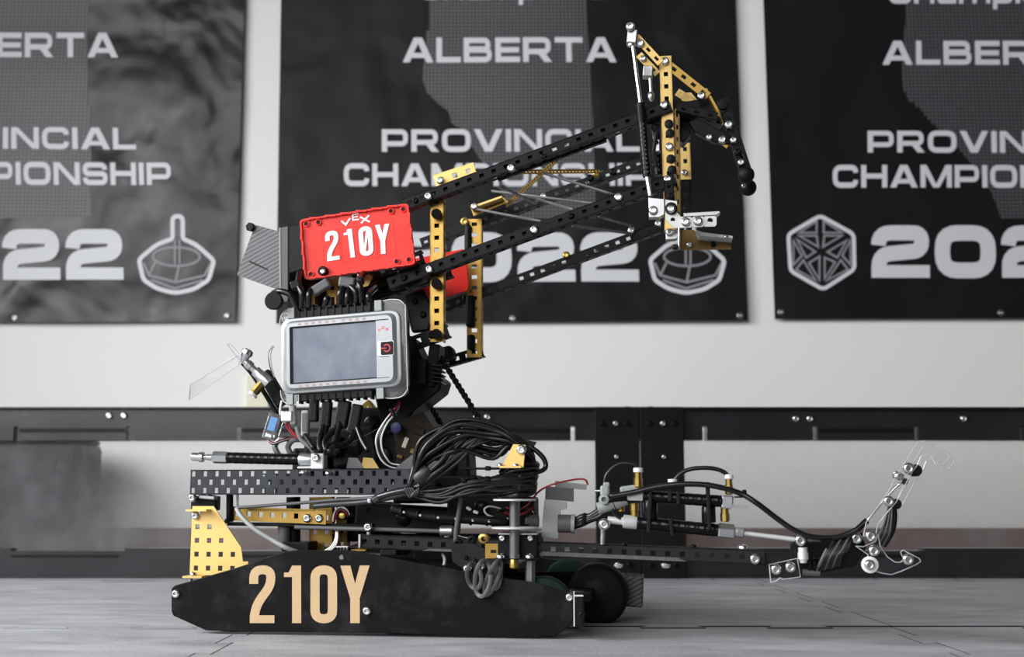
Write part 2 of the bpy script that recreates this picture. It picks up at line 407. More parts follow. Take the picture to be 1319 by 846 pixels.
    mp = nt.nodes.new('ShaderNodeMapping'); mp.inputs['Scale'].default_value = (3.0, 9.0, 3.0)
    nz = nt.nodes.new('ShaderNodeTexNoise'); nz.inputs['Scale'].default_value = 2.2; nz.inputs['Detail'].default_value = 9; nz.inputs['Roughness'].default_value = 0.62
    nz.inputs['Distortion'].default_value = 0.8
    cr = nt.nodes.new('ShaderNodeValToRGB'); e = cr.color_ramp.elements
    e[0].position = 0.34; e[0].color = (0.27, 0.273, 0.285, 1); e[1].position = 0.70; e[1].color = (0.47, 0.475, 0.49, 1)
    nt.links.new(tc.outputs['Object'], mp.inputs[0]); nt.links.new(mp.outputs[0], nz.inputs['Vector'])
    nt.links.new(nz.outputs['Fac'], cr.inputs[0]); nt.links.new(cr.outputs[0], b.inputs['Base Color'])
    n2 = nt.nodes.new('ShaderNodeTexNoise'); n2.inputs['Scale'].default_value = 260
    bp = nt.nodes.new('ShaderNodeBump'); bp.inputs['Strength'].default_value = 0.25; bp.inputs['Distance'].default_value = 0.002
    nt.links.new(tc.outputs['Object'], n2.inputs['Vector']); nt.links.new(n2.outputs['Fac'], bp.inputs['Height']); nt.links.new(bp.outputs[0], b.inputs['Normal'])
    # banner vinyl: black, satin, softly creased
    m = mat('banner_vinyl', (0.0105, 0.0108, 0.0115), 0, 0.42, 0.0, spec=0.16)
    nt = m.node_tree; b = nt.nodes['Principled BSDF']; tc = nt.nodes.new('ShaderNodeTexCoord')
    nz = nt.nodes.new('ShaderNodeTexNoise'); nz.inputs['Scale'].default_value = 4.5; nz.inputs['Detail'].default_value = 2.0; nz.inputs['Distortion'].default_value = 0.2
    bp = nt.nodes.new('ShaderNodeBump'); bp.inputs['Strength'].default_value = 0.6; bp.inputs['Distance'].default_value = 0.03
    nt.links.new(tc.outputs['Object'], nz.inputs['Vector']); nt.links.new(nz.outputs['Fac'], bp.inputs['Height']); nt.links.new(bp.outputs[0], b.inputs['Normal'])
    m2 = m.copy(); m2.name = 'banner_vinyl_creased'; MATS['banner_vinyl_creased'] = m2
    b2 = m2.node_tree.nodes['Principled BSDF']; b2.inputs['Specular IOR Level'].default_value = 0.34; b2.inputs['Roughness'].default_value = 0.30
    for q in m2.node_tree.nodes:
        if q.type == 'BUMP': q.inputs['Strength'].default_value = 0.9; q.inputs['Distance'].default_value = 0.045
        if q.type == 'TEX_NOISE': q.inputs['Scale'].default_value = 4.0; q.inputs['Detail'].default_value = 2.6
    # dotted map print
    m = mat('map_print', (0.06, 0.06, 0.065), 0, 0.45, 0.0)
    nt = m.node_tree; b = nt.nodes['Principled BSDF']; tc = nt.nodes.new('ShaderNodeTexCoord')
    sp = nt.nodes.new('ShaderNodeSeparateXYZ'); nt.links.new(tc.outputs['Object'], sp.inputs[0])
    def fr(axis):
        a = nt.nodes.new('ShaderNodeMath'); a.operation = 'MULTIPLY'; a.inputs[1].default_value = 1 / 0.0076
        f = nt.nodes.new('ShaderNodeMath'); f.operation = 'FRACT'; s_ = nt.nodes.new('ShaderNodeMath'); s_.operation = 'SUBTRACT'; s_.inputs[1].default_value = 0.5
        p_ = nt.nodes.new('ShaderNodeMath'); p_.operation = 'POWER'; p_.inputs[1].default_value = 2
        ab = nt.nodes.new('ShaderNodeMath'); ab.operation = 'ABSOLUTE'
        nt.links.new(sp.outputs[axis], a.inputs[0]); nt.links.new(a.outputs[0], f.inputs[0]); nt.links.new(f.outputs[0], s_.inputs[0])
        nt.links.new(s_.outputs[0], ab.inputs[0]); nt.links.new(ab.outputs[0], p_.inputs[0]); return p_
    ad = nt.nodes.new('ShaderNodeMath'); ad.operation = 'ADD'; nt.links.new(fr('X').outputs[0], ad.inputs[0]); nt.links.new(fr('Z').outputs[0], ad.inputs[1])
    lt = nt.nodes.new('ShaderNodeMath'); lt.operation = 'LESS_THAN'; lt.inputs[1].default_value = 0.10; nt.links.new(ad.outputs[0], lt.inputs[0])
    mx = nt.nodes.new('ShaderNodeMix'); mx.data_type = 'RGBA'; mx.inputs[6].default_value = (0.028, 0.028, 0.032, 1); mx.inputs[7].default_value = (0.125, 0.125, 0.135, 1)
    nt.links.new(lt.outputs[0], mx.inputs[0]); nt.links.new(mx.outputs[2], b.inputs['Base Color'])
    # side plate: scuffed black sheet
    m = mat('scuffed_black', (0.014, 0.014, 0.0145), 0, 0.45, 0.0, spec=0.12)
    nt = m.node_tree; b = nt.nodes['Principled BSDF']; tc = nt.nodes.new('ShaderNodeTexCoord')
    nz = nt.nodes.new('ShaderNodeTexNoise'); nz.inputs['Scale'].default_value = 22; nz.inputs['Detail'].default_value = 10; nz.inputs['Roughness'].default_value = 0.7
    cr = nt.nodes.new('ShaderNodeValToRGB'); e = cr.color_ramp.elements
    e[0].position = 0.5; e[0].color = (0.0045, 0.0045, 0.005, 1); e[1].position = 0.85; e[1].color = (0.040, 0.040, 0.042, 1)
    nt.links.new(tc.outputs['Object'], nz.inputs['Vector']); nt.links.new(nz.outputs['Fac'], cr.inputs[0]); nt.links.new(cr.outputs[0], b.inputs['Base Color'])
    # carbon fibre twill
    m = mat('carbon_weave', (0.05, 0.05, 0.055), 0, 0.35, 0.0)
    nt = m.node_tree; b = nt.nodes['Principled BSDF']; tc = nt.nodes.new('ShaderNodeTexCoord')
    mp = nt.nodes.new('ShaderNodeMapping'); mp.inputs['Rotation'].default_value = (0, math.radians(28), 0)
    wv = nt.nodes.new('ShaderNodeTexWave'); wv.bands_direction = 'Z'; wv.inputs['Scale'].default_value = 78; wv.inputs['Distortion'].default_value = 0.7; wv.inputs['Detail Scale'].default_value = 6
    cr = nt.nodes.new('ShaderNodeValToRGB'); e = cr.color_ramp.elements
    e[0].position = 0.12; e[0].color = (0.028, 0.028, 0.03, 1); e[1].position = 0.55; e[1].color = (0.13, 0.13, 0.138, 1)
    nt.links.new(tc.outputs['Object'], mp.inputs[0]); nt.links.new(mp.outputs[0], wv.inputs['Vector']); nt.links.new(wv.outputs['Fac'], cr.inputs[0]); nt.links.new(cr.outputs[0], b.inputs['Base Color'])
    # the screen: dusty, unlit glass with its bluish reflection put into the colour
    m = mat('dusty_sheen_screen', (0.10, 0.115, 0.15), 0, 0.25, 0.0)
    nt = m.node_tree; b = nt.nodes['Principled BSDF']; tc = nt.nodes.new('ShaderNodeTexCoord')
    nz = nt.nodes.new('ShaderNodeTexNoise'); nz.inputs['Scale'].default_value = 45; nz.inputs['Detail'].default_value = 6
    cr = nt.nodes.new('ShaderNodeValToRGB'); e = cr.color_ramp.elements
    e[0].position = 0.3; e[0].color = (0.095, 0.115, 0.165, 1); e[1].position = 0.75; e[1].color = (0.17, 0.19, 0.235, 1)
    nt.links.new(tc.outputs['Object'], nz.inputs['Vector']); nt.links.new(nz.outputs['Fac'], cr.inputs[0]); nt.links.new(cr.outputs[0], b.inputs['Base Color'])
materials()

# ================================================================ setting
WALL_Y = 2.20
def structure(o): o['kind'] = 'structure'; return o
ex, ey, ez = V((1, 0, 0)), V((0, 1, 0)), V((0, 0, 1))
structure(MB().box((0, WALL_Y + 0.05, 1.4), ex, ey, ez, 8, 0.1, 3.0).build('wall_back', 'wall_paint'))
bb_top = at(660, 680, WALL_Y - 0.012).z
structure(MB().box((0, WALL_Y - 0.006, bb_top / 2 - 0.01), ex, ey, ez, 8, 0.012, bb_top + 0.02).build('baseboard_back', 'baseboard', bevel=0.003))
floor = structure(MB().box((0, 0.9, -0.036), ex, ey, ez, 8, 2.8, 0.04).build('floor', 'black_rubber'))
# interlocking foam tiles, each with toothed edges
TS, X0, Y0 = 0.61, -0.242 - 2 * 0.61, 1.122 - 2 * 0.61
def tooth_edge(a, b, side, n=10, depth=0.014):
    """points from a to b (b left out) with dovetail teeth leaning to the normal side"""
    d = (b - a); L = d.length; d.normalize(); nn = V((d.y, -d.x)) * side; out = [a]
    for k in range(n):
        s = L * k / n; w_ = L / n
        if k % 2 == 0 and 0 < k: 
            out += [a + d * (s + 0.12 * w_), a + d * (s - 0.02 * w_) + nn * depth, a + d * (s + 1.02 * w_) + nn * depth, a + d * (s + 0.88 * w_)]
    return out
for i in range(5):
    for j in range(4):
        g = 0.0007; c = [V((X0 + i * TS, Y0 + j * TS)), V((X0 + (i + 1) * TS, Y0 + j * TS)), V((X0 + (i + 1) * TS, Y0 + (j + 1) * TS)), V((X0 + i * TS, Y0 + (j + 1) * TS))]
        pts = []
        e_bot = tooth_edge(c[0], c[1], 1); e_right = tooth_edge(c[1], c[2], -1)
        e_top = tooth_edge(c[3], c[2], 1); e_left = tooth_edge(c[0], c[3], -1)
        # teeth point towards -y and -x on every seam, so neighbours interlock
        pts = e_bot + e_right + [c[2]] + e_top[:0:-1] + [c[3]] + e_left[:0:-1]
        mid = (c[0] + c[2]) / 2
        pts = [V((mid.x + (p.x - mid.x) * (1 - g / 0.3), mid.y + (p.y - mid.y) * (1 - g / 0.3), -0.016)) for p in pts]
        up_ = 0.0010 if (j == 2 and i >= 2) else 0.0
        ft = MB().prism([p + V((0, 0, up_)) for p in pts], (0, 0, 0.016)).build('foam_tile', 'foam', floor)
        ft.data.materials.append(MATS['foam_edge']); ft.data.polygons.foreach_set('material_index', [0 if abs(q.normal.z) > .5 else 1 for q in ft.data.polygons])
# cream outlet plate on the wall, half hidden by the field wall
pc = at(332, 508, WALL_Y - 0.004)
plate = MB().box(pc, ex, ey, ez, 0.046, 0.008, 0.075).build('outlet_plate', 'cream_plastic', bevel=0.003)
tag(plate, 'cream outlet plate low on the white wall', 'outlet plate')

# ---------------------------------------------------------------- banners
BY = WALL_Y - 0.012
def ripple(seed, amp):
    def f(p):
        x, z = p.x, p.z
        d = amp * (0.5 * math.sin(9 * x + 4 * z + seed) + 0.35 * math.sin(17 * x - 11 * z + 2 * seed) + 0.25 * math.sin(31 * z + 5 * x + seed))
        return V((x, p.y - abs(amp) - d, z))
    return f
def banner(name, label, corners, amp, seed, vinyl='banner_vinyl'):
    """corners in px: top left, top right, bottom right, bottom left"""
    root = empty(name, at(sum(c[0] for c in corners) / 4, corners[2][1], BY))
    tag(root, label, 'banner')
    P = [at(c[0], c[1], BY) for c in corners]; n, k = 56, 44; rp = ripple(seed, amp); vs, fs = [], []
    for b in (0, 1):
        for j in range(k + 1):
            for i in range(n + 1):
                s, t = i / n, j / k
                p = (P[0] * (1 - s) + P[1] * s) * (1 - t) + (P[3] * (1 - s) + P[2] * s) * t
                vs.append(rp(p) + V((0, 0.0012 * b, 0)))
    N = (n + 1) * (k + 1)
    for b in (0, 1):
        for j in range(k):
            for i in range(n):
                a = b * N + j * (n + 1) + i; fs.append((a, a + 1, a + n + 2, a + n + 1) if b else (a, a + n + 1, a + n + 2, a + 1))
    rim = [j * (n + 1) for j in range(k + 1)] + [k * (n + 1) + i for i in range(1, n + 1)] + [j * (n + 1) + n for j in range(k - 1, -1, -1)] + list(range(n - 1, 0, -1))
    for a, b in zip(rim, rim[1:] + rim[:1]): fs.append((a, b, b + N, a + N))
    mesh_obj('vinyl_sheet', vs, fs, vinyl, root, smooth='auto')
    def lift(p): return rp(p) + V((0, -0.0012, 0))
    def lift2(p): return rp(p) + V((0, -0.0006, 0))
    def line(text, x0, x1, ytop, ybot, font=wide, gap=0.14, m='print_white', nm='lettering'):
        o = at(x0, ybot, BY); return lettering(nm, text, font, o, at(x1, ybot, BY) - o, at(x0, ytop, BY) - o, m, root, gap, sub=3, lift=lift)
    def lines(paths, t, m, nm, dx=0, dy=0, sc=1.0):
        polys = []
        for pth, closed in paths: polys += stroke(pth, t, closed)
        return print_polys(nm, polys, lambda p: at(p.x * sc + dx, p.y * sc + dy, BY), m, root, 0, lift)
    def dotted(pts):
        vs = [at(x, y, BY) for x, y in pts]
        bm = bmesh.new(); f = bm.faces.new([bm.verts.new(v) for v in vs]); bmesh.ops.triangulate(bm, faces=[f])
        for _ in range(4):
            es = [e for e in bm.edges if e.calc_length() > 0.03]
            if es: bmesh.ops.subdivide_edges(bm, edges=es, cuts=1); bmesh.ops.triangulate(bm, faces=[g for g in bm.faces if len(g.verts) > 3])
        bm.verts.index_update()
        vs = [lift2(v.co) for v in bm.verts]; fs = [tuple(v.index for v in g.verts) for g in bm.faces]; bm.free()
        return mesh_obj('dotted_map', vs, fs, 'map_print', root)
    def eyelet(x, y):
        p = rp(at(x, y, BY)); o = MB().lathe(p + V((0, 0.0005, 0)), (0, -1, 0), [(0, .0068), (.0014, .0068), (.0022, .0056), (.0022, .0040), (.0010, .0036)], 16).build('eyelet', 'dull_aluminium', root, smooth='auto')
        screw(o, p + V((0.001, -0.0012, 0)), V((0, -1, 0)), 0.0032)
    return root, line, lines, dotted, eyelet
def steps(pts, s=5):
    """outline with its slanted runs cut into little stairs, as the dotted map has"""
    out = [pts[0]]
    for (a, b), (c, d) in zip(pts, pts[1:]):
        if abs(a - c) < 1 or abs(b - d) < 1: out.append((c, d)); continue
        n = max(1, int(abs(d - b) / s))
        for k in range(n):
            x = a + (c - a) * (k + 1) / n; y0 = b + (d - b) * k / n; y1 = b + (d - b) * (k + 1) / n
            out += [(x, y0), (x, y1)]
    return out
def bowl_icon(lines, cx, cy, post):
    """octagonal bowl with a ring and a post"""
    k = 1.0
    outer = [(-48, 4, 5), (-42, 30, 5), (-25, 41, 8), (-2, 47, 8), (22, 42, 8), (41, 30, 5), (48, 5, 5), (25, -16, 10), (8, -23, 4)]
    if post: outer += [(8, -52, 7), (-5, -52, 7)]
    outer += [(-5, -23, 4), (-25, -16, 10)]
    lines([(outer, True)], 5.5, 'print_white', 'bowl_outline', cx, cy, k)
    ell = lambda y, rx, ry: ([(rx * math.cos(a * math.pi / 14), y + ry * math.sin(a * math.pi / 14)) for a in range(28)], True)
    lines([ell(0, 30, 12)], 3, 'print_grey', 'bowl_ring', cx, cy, k)
    lines([([(-2, -22), (-2, 10)], False), ([(4, -22), (4, 10)], False)], 2.6, 'print_grey', 'bowl_post', cx, cy, k)
    lines([([(-42, 8), (-35, 24), (-1, 33), (36, 24), (44, 8)], False), ([(-27, 8), (-35, 24)], False), ([(3, 13), (-1, 33)], False), ([(-32, 30), (-2, 41), (34, 30)], False)], 3, 'print_grey', 'bowl_facets', cx, cy, k)

# left banner
r, line, lines, dotted, eyelet = banner('banner', 'black vinyl banner at the left, creased and shiny, cut off by the frame', [(-330, -60), (317, -60), (303, 414), (-310, 416)], 0.0030, 1.0, 'banner_vinyl_creased')
dotted([(114, -50), (114, 137), (118, 137), (118, 280), (-60, 282), (-60, -50)])
line('ALBERTA', -121, 153, 43, 75); line('PROVINCIAL', -152, 176, 165, 193); line('CHAMPIONSHIP', -168, 222, 210, 239)
line('2022', -161, 161, 296, 361, gap=0.1)
bowl_icon(lines, 228, 331, True); eyelet(293, 407); eyelet(20, 410)
# middle banner
r, line, lines, dotted, eyelet = banner('banner', 'black vinyl banner behind the robot, its bottom right eyelet in view', [(363, -60), (945, -60), (963, 413), (356, 417)], 0.0022, 2.6)
dotted(steps([(752, -50), (753, 0), (758, 80), (764, 160), (766, 260), (767, 281), (668, 281), (664, 255), (660, 225), (634, 208), (614, 178), (597, 164), (581, 153), (578, 138), (562, 126), (550, 113), (545, 100), (545, 92), (549, 55), (549, 40), (553, 32), (553, -50)]))
line('ALBERTA', 519, 794, 49, 81); line('PROVINCIAL', 492, 824, 167, 196); line('CHAMPIONSHIP', 443, 838, 211, 240)
line('2022', 500, 823, 300, 363, gap=0.1); line('Champions', 540, 784, -28, 0, gap=0.14)
bowl_icon(lines, 885, 331, True); eyelet(661, 410); eyelet(953, 407); eyelet(369, 411)
# right banner
r, line, lines, dotted, eyelet = banner('banner', 'smooth black vinyl banner at the right with a hexagon emblem', [(981, -60), (1640, -60), (1640, 409), (998, 411)], 0.0012, 4.4)
dotted(steps([(1420, -50), (1420, 281), (1290, 281), (1285, 262), (1278, 240), (1262, 218), (1250, 205), (1238, 190), (1222, 172), (1198, 155), (1186, 138), (1170, 126), (1163, 112), (1161, 90), (1163, 50), (1166, 30), (1166, -50)]))
line('ALBERTA', 1136, 1412, 53, 84); line('PROVINCIAL', 1117, 1449, 169, 197); line('CHAMPIONSHIP', 1072, 1467, 213, 242)
line('2022', 1121, 1448, 291, 358, gap=0.1); line('Champions', 1144, 1400, -24, 5, gap=0.14)
hx = [(1056, 278), (1099, 302), (1100, 347), (1060, 373), (1018, 349), (1015, 302)]
lines([([(x, y, 6) for x, y in hx], True)], 5, 'print_white', 'hexagon_outline')
tri = []
def T3(*p):
    c = (sum(q[0] for q in p) / 3, sum(q[1] for q in p) / 3); tri.append(([(c[0] + (x - c[0]) * 0.84, c[1] + (y - c[1]) * 0.84) for x, y in p], True))
for pts in (((1053, 283), (1053, 301), (1026, 301)), ((1059, 283), (1059, 301), (1087, 301)), ((1026, 303), (1053, 303), (1055, 320)), ((1087, 303), (1060, 303), (1058, 320)),
            ((1021, 307), (1021, 344), (1034, 330)), ((1024, 306), (1052, 325), (1038, 334)), ((1023, 347), (1034, 333), (1053, 364)), ((1056, 328), (1040, 338), (1056, 364)),
            ((1095, 307), (1096, 344), (1083, 330)), ((1092, 308), (1063, 325), (1078, 334)), ((1094, 347), (1083, 333), (1062, 364)), ((1061, 330), (1077, 337), (1061, 362))): T3(*pts)
lines(tri, 2.6, 'print_grey', 'triangle_pattern'); eyelet(1006, 402); eyelet(1289, 403)

# ---------------------------------------------------------------- clear field wall behind the robot
FY = 1.756
def fz(y): return at(660, y, FY).z
ztop, zr, zb = fz(527), fz(567), fz(706)
xs = at(825, 650, FY).x
notch = [at(px, 560, FY).x for px in (-265, -120, 20, 165, 307, 449, 592, 738, 908, 1050, 1181, 1317, 1455, 1590)]
def field_wall(label, xa, xb, notches, sgn, rail_screws):
    root = empty('field_wall', ((xa + xb) / 2, FY, 0)); tag(root, label, 'field wall', 'clear sided field walls')
    def rail(name, z0, z1, up, w_=0.0035):
        """moulded rail with short slots at its inner edge and a recess line between slots"""
        mb = MB(); pts = [(xa, z0), (xb, z0)]
        cut = fz(549); edge = []
        ns = sorted(notches)
        if up:
            top = [(xb, z1)] + [(xa, z1)]; low = [(xa, z0)]
            for x in ns: low += [(x - w_, z0), (x - w_, cut), (x + w_, cut), (x + w_, z0)]
            low.append((xb, z0)); pts = low + top
        else:
            hi = [(xb, z1)]; d = 0.004
            prev = None
            for q, x in enumerate(reversed(ns)):
                k = len(ns) - 1 - q
                zz = z1 if (k + (0 if sgn < 0 else 1)) % 2 == 0 else z1 - d
                hi += [(x + w_, hi[-1][1]), (x + w_, zz)]
            hi += [(xa, hi[-1][1])]
            pts = [(xa, z0), (xb, z0)] + hi
        mb.prism([V((x, FY, z)) for x, z in pts], (0, 0.030, 0))
        return mb.build(name, 'rail_plastic', root)
    tr = rail('top_rail', zr, ztop, True); br = rail('bottom_rail', 0.0, zb, False)
    # lip along the top and the lit channel under it
    lip = MB().box(((xa + xb) / 2, FY + 0.012, ztop + 0.0015), ex, ey, ez, xb - xa, 0.042, 0.003).build('rail_lip', 'rail_plastic', tr, bevel=0.0008)
    for k, (x, x2) in enumerate(zip(notches, notches[1:])):
        if (k + (0 if sgn < 0 else 1)) % 2 == 0 and sgn < 0 or (sgn > 0 and k % 2 == 1):
            zc = fz(554); MB().box(((x + x2) / 2, FY - 0.0004, zc), ex, ey, ez, (x2 - x) - 0.012, 0.003, 0.006).build('rail_groove', 'black_plastic', tr)
            zc = fz(716); MB().box(((x + x2) / 2, FY - 0.0004, zc), ex, ey, ez, (x2 - x) - 0.012, 0.003, 0.0035).build('rail_groove', 'black_plastic', br)
    MB().box(((xa + xb) / 2, FY + 0.014, (zr + zb) / 2), ex, ey, ez, xb - xa - 0.004, 0.003, zr - zb + 0.03).build('clear_panel', 'clear_panel', root)
    for px, py in rail_screws: screw(tr, at(px, py, FY - 0.0005), V((0, -1, 0)), 0.0055)
    xe0, xe1 = (at(767, 650, FY).x, xs - 0.0004) if sgn < 0 else (xs + 0.0004, at(882, 650, FY).x)
    ep = MB().box(((xe0 + xe1) / 2, FY - 0.004, ztop / 2 + 0.002), ex, ey, ez, xe1 - xe0, 0.006, ztop + 0.003).build('end_plate', 'plate_plastic', root, bevel=0.001)
    for px, py in [(793, 545), (794, 588), (796, 727)] if sgn < 0 else [(854, 545), (855, 588), (856, 728)]:
        o = screw(ep, at(px, py, FY - 0.0075), V((0, -1, 0)), 0.0045 if py != 588 else 0.0035)
        for dx in (-17, 15):
            if py == 588: continue
            screw(ep, at(px + dx, py, FY - 0.0072), V((0, -1, 0)), 0.0045, 'black_metal')
    screw(ep, at(808 if sgn < 0 else 838, 527, FY), V((0, 0, 1)), 0.006, 'black_metal')
    return root
field_wall('clear panelled field wall section with black rails, left of the post joint', -1.35, xs, notch[:8], -1, [(141, 535), (160, 535), (628, 537), (614, 537), (-140, 535)])
field_wall('clear panelled field wall section with black rails, right of the post joint', xs, 1.35, notch[8:], 1, [(1025, 539), (1043, 539), (1241, 539), (1400, 539)])
# dark box seen through the scuffed panel at the far left
c0, c1 = at(-40, 560, 2.02), at(104, 560, 2.02)
bx_ = empty('storage_box', ((c0.x + c1.x) / 2, 2.07, 0)); tag(bx_, 'dark grey box behind the clear panel at the far left', 'box')
hb = at(50, 570, 2.02).z
MB().box(((c0.x + c1.x) / 2, 2.08, hb / 2), ex, ey, ez, c1.x - c0.x, 0.12, hb).build('box_body', 'box_grey', bx_, bevel=0.012)
MB().box(((c0.x + c1.x) / 2, 2.08, hb + 0.003), ex, ey, ez, c1.x - c0.x - 0.01, 0.110, 0.008).build('box_lid', 'box_grey', bx_, bevel=0.003)
# ================================================================ robot
root_p = V((0.0, 1.14, 0.0))
robot = empty('robot', root_p)
tag(robot, 'black and gold competition robot with a raised arm on the grey foam floor', 'robot')
def RP(pts, off=0.0): return [R(x, y, off) for x, y in pts]
def slab(name, pts, off, th, m, parent=None, bevel=0.0, **kw):
    """flat plate whose outline the near face shows at offset off"""
    return MB().prism(RP(pts, off), -RN * th).build(name, m, robot if parent is None else parent, bevel=bevel, **kw)
def ring_pts(cx, cy, rx, ry, n=16): return [(cx + rx * math.cos(2 * math.pi * i / n), cy + ry * math.sin(2 * math.pi * i / n)) for i in range(n)]
def rounded(pts, r, k=4): return [(p.x, p.y) for p in fillet([(x, y, r) for x, y in pts], True, k)]
def rod(name, a, b, r, m, parent=None, n=12, **kw): return MB().cyl(a, b, r, n, **kw).build(name, m, robot if parent is None else parent, smooth='auto')
def cable(name, pts, r, m='cable_black', parent=None, **kw): return MB().tube(pts, r, **kw).build(name, m, robot if parent is None else parent, smooth=True)
def C3(*pts): return [R(x, y, o) for x, y, o in pts]
def block(name, px, py, off, wpx, hpx, d, m, parent=None, ang=0.0, bevel=0.0012):
    """box whose near face is centred on (px, py), size in px, depth d in m, turned ang degrees in its face"""
    c = R(px, py, off); a = math.radians(ang); k = (base(px) + off) / FPX
    u = RU * math.cos(a) + ez * math.sin(a); v = -RU * math.sin(a) + ez * math.cos(a)
    return MB().box(c - RN * d / 2, u, v, RN, wpx * k, hpx * k, d).build(name, m, robot if parent is None else parent, bevel=bevel)

# ---- side plate with the team number
plate_pts = [(225, 754), (300, 732.5), (367, 710.5), (382, 708.6), (455, 708.8), (500, 718), (645, 744), (688, 750), (712, 757), (734, 764), (738, 769), (738, 800), (732, 808), (716, 819), (675, 820), (600, 818.5), (520, 816), (265.5, 812), (223, 793), (220.6, 787), (220.6, 758)]
sp = slab('side_plate', plate_pts, 0, 0.004, 'scuffed_black', bevel=0.0007)
def text_on(parent, name, text, font, bl, br, tl, off, m, gap, lift=0.0004):
    o = R(*bl, off) + RN * lift; return lettering(name, text, font, o, R(*br, off) - R(*bl, off), R(*tl, off) - R(*bl, off), m, parent, gap)
for ch, x0, x1 in (('2', 321.5, 354.5), ('1', 366, 388.5), ('0', 400, 434.5), ('Y', 438.5, 476.5)):
    text_on(sp, 'number_sticker', ch, narrow, (x0, 802.3), (x1, 802.3), (x0, 728.3), 0, 'tan_vinyl', 0)
for x, y in ((227, 764.5), (473, 786.5), (734, 769)): screw(sp, R(x, y, -0.0005), r=0.0040)
MB().cyl(R(440, 717.5, 0.001), R(440, 717.5, -0.0004), 0.0022, 12).build('rivet', 'aluminium', sp)
# far side plate, inner rails and axles of the drive
YF = 0.33
far = [R(x, y, 0) - RN * YF for x, y in plate_pts]
MB().prism(far, -RN * 0.004).build('far_side_plate', 'scuffed_black', robot, bevel=0.0007)
ir = MB(); a, b = R(250, 785, 0), R(715, 790, 0)
channel('drive_rail', a - RN * 0.05 + ez * 0.004, b - RN * 0.05 + ez * 0.004, 'black_metal', robot, 0.0254, 0.0127, rows=2)
channel('drive_rail', a - RN * (YF - 0.045) + ez * 0.004, b - RN * (YF - 0.045) + ez * 0.004, 'black_metal', robot, 0.0254, 0.0127, rows=2)
def wheel(x, z_r, inset, r, width, m='green_rubber'):
    """omni wheel standing on the floor at image column x"""
    c = R(x, 780, 0) - RN * inset; c.z = z_r
    t = MB(); n = 26
    t.lathe(c + RN * width / 2, -RN, [(0, r * 0.86), (0.0006, r * 0.93), (width * 0.2, r), (width * 0.8, r), (width - 0.0006, r * 0.93), (width, r * 0.86)], n)
    w_ = t.build('wheel', m, robot, smooth='auto')
    MB().lathe(c + RN * (width / 2 + 0.002), -RN, [(0, r * 0.3), (0.001, r * 0.34), (width + 0.003, r * 0.34), (width + 0.004, r * 0.3)], 16).build('hub', 'black_plastic', w_, smooth='auto')
    for k in range(8):
        a_ = k * math.pi / 4; p = c + (RU * math.cos(a_) + ez * math.sin(a_)) * r * 0.90; d = -RU * math.sin(a_) + ez * math.cos(a_)
        MB().lathe(p - d * r * 0.27, d, [(0, r * .05), (r * .1, r * .09), (r * .27, r * .115), (r * .44, r * .09), (r * .54, r * .05)], 8).build('roller', 'black_rubber' if k % 2 else m, w_, smooth=True)
    return w_
for x in (280, 500, 697): wheel(x, 0.0272, 0.026, 0.0262, 0.018)
for x in (280, 500, 697): wheel(x, 0.0272, YF - 0.024, 0.0262, 0.018)
# large black wheel and carbon block in front of the drive on the far side
cw = R(770, 765, 0.135)
bw = MB().lathe(cw + RN * 0.012, -RN, [(0, .024), (.001, .028), (.004, .0305), (.03, .0305), (.034, .028), (.035, .024)], 40).build('front_roller', 'black_rubber', robot, smooth='auto')
MB().lathe(cw + RN * 0.0128, -RN, [(0, .012), (.0008, .015), (.0009, .024)], 20).build('roller_cap', 'black_plastic', bw, smooth='auto')
rod('roller_axle', cw - RN * 0.01, cw - RN * 0.16, 0.003, 'steel', bw)
block('carbon_block', 813, 762, 0.15, 30, 38, 0.05, 'carbon_weave', ang=-3, bevel=0.002)
block('front_crossbar', 745, 770, 0.06, 30, 12, 0.2, 'black_metal')
# clear corner tab on the nose of the plate
tab = MB().box(R(745, 784, -0.004), RU, ez, RN, 0.0095, 0.030, 0.010).build('nose_tab', 'black_plastic', robot, bevel=0.001)
MB().box(R(739.5, 784, -0.0095), RU, ez, RN, 0.0009, 0.030, 0.0015).build('tab_edge', 'white_plastic', tab)
MB().box(R(745, 767, -0.0095), RU, ez, RN, 0.0085, 0.0012, 0.0015).build('tab_edge', 'white_plastic', tab)
screw(tab, R(750, 791, -0.0095), r=0.003, m='black_metal')

# ---- gold gusset plate at the rear
def gusset():
    o = R(244, 746, 0.035); u = (RU * 0.96 + ey * 0.25).normalized() if False else RU; k = (base(244) + .035) / FPX
    du, dv = 15.9 * k, 17.1 * k; mb = MB(); n = RN; v = ez
    rowsn = [(0, 4), (0, 4), (0, 4), (0, 3), (0, 2)]; 
    # perforated cells plus the slanting strip that closes the outline
    for j in range(5):
        c = rowsn[j][1]
        mb.perf(o + v * dv * (j + .03), u, v, n, c, 1, du, dv, th=0.0016, hole=0.34)
    xr = lambda j: rowsn[j][1] * du
    out = [(xr(0), 0), (77 * k, 0), (77 * k, 24 * k), (70 * k, 27.5 * k), (69 * k, 35 * k), (28 * k, 90 * k), (0, 90 * k), (0, 5.03 * dv), (xr(4), 5.03 * dv), (xr(4), 4.03 * dv), (xr(3), 4.03 * dv), (xr(3), 3.03 * dv), (xr(2), 3.03 * dv)]
    out = [(xr(2), 0.03 * dv)] + [(xr(2), -6 * k), (78 * k, -6 * k), (78 * k, 24 * k), (70 * k, 27.5 * k), (69 * k, 35 * k), (xr(2), 42.5 * k)]
    return mb, out, o, u, v, k, du, dv
o_ = R(244, 745, 0.035); k_ = (base(244) + .035) / FPX; du_, dv_ = 15.9 * k_, 17.1 * k_
mb = MB(); 
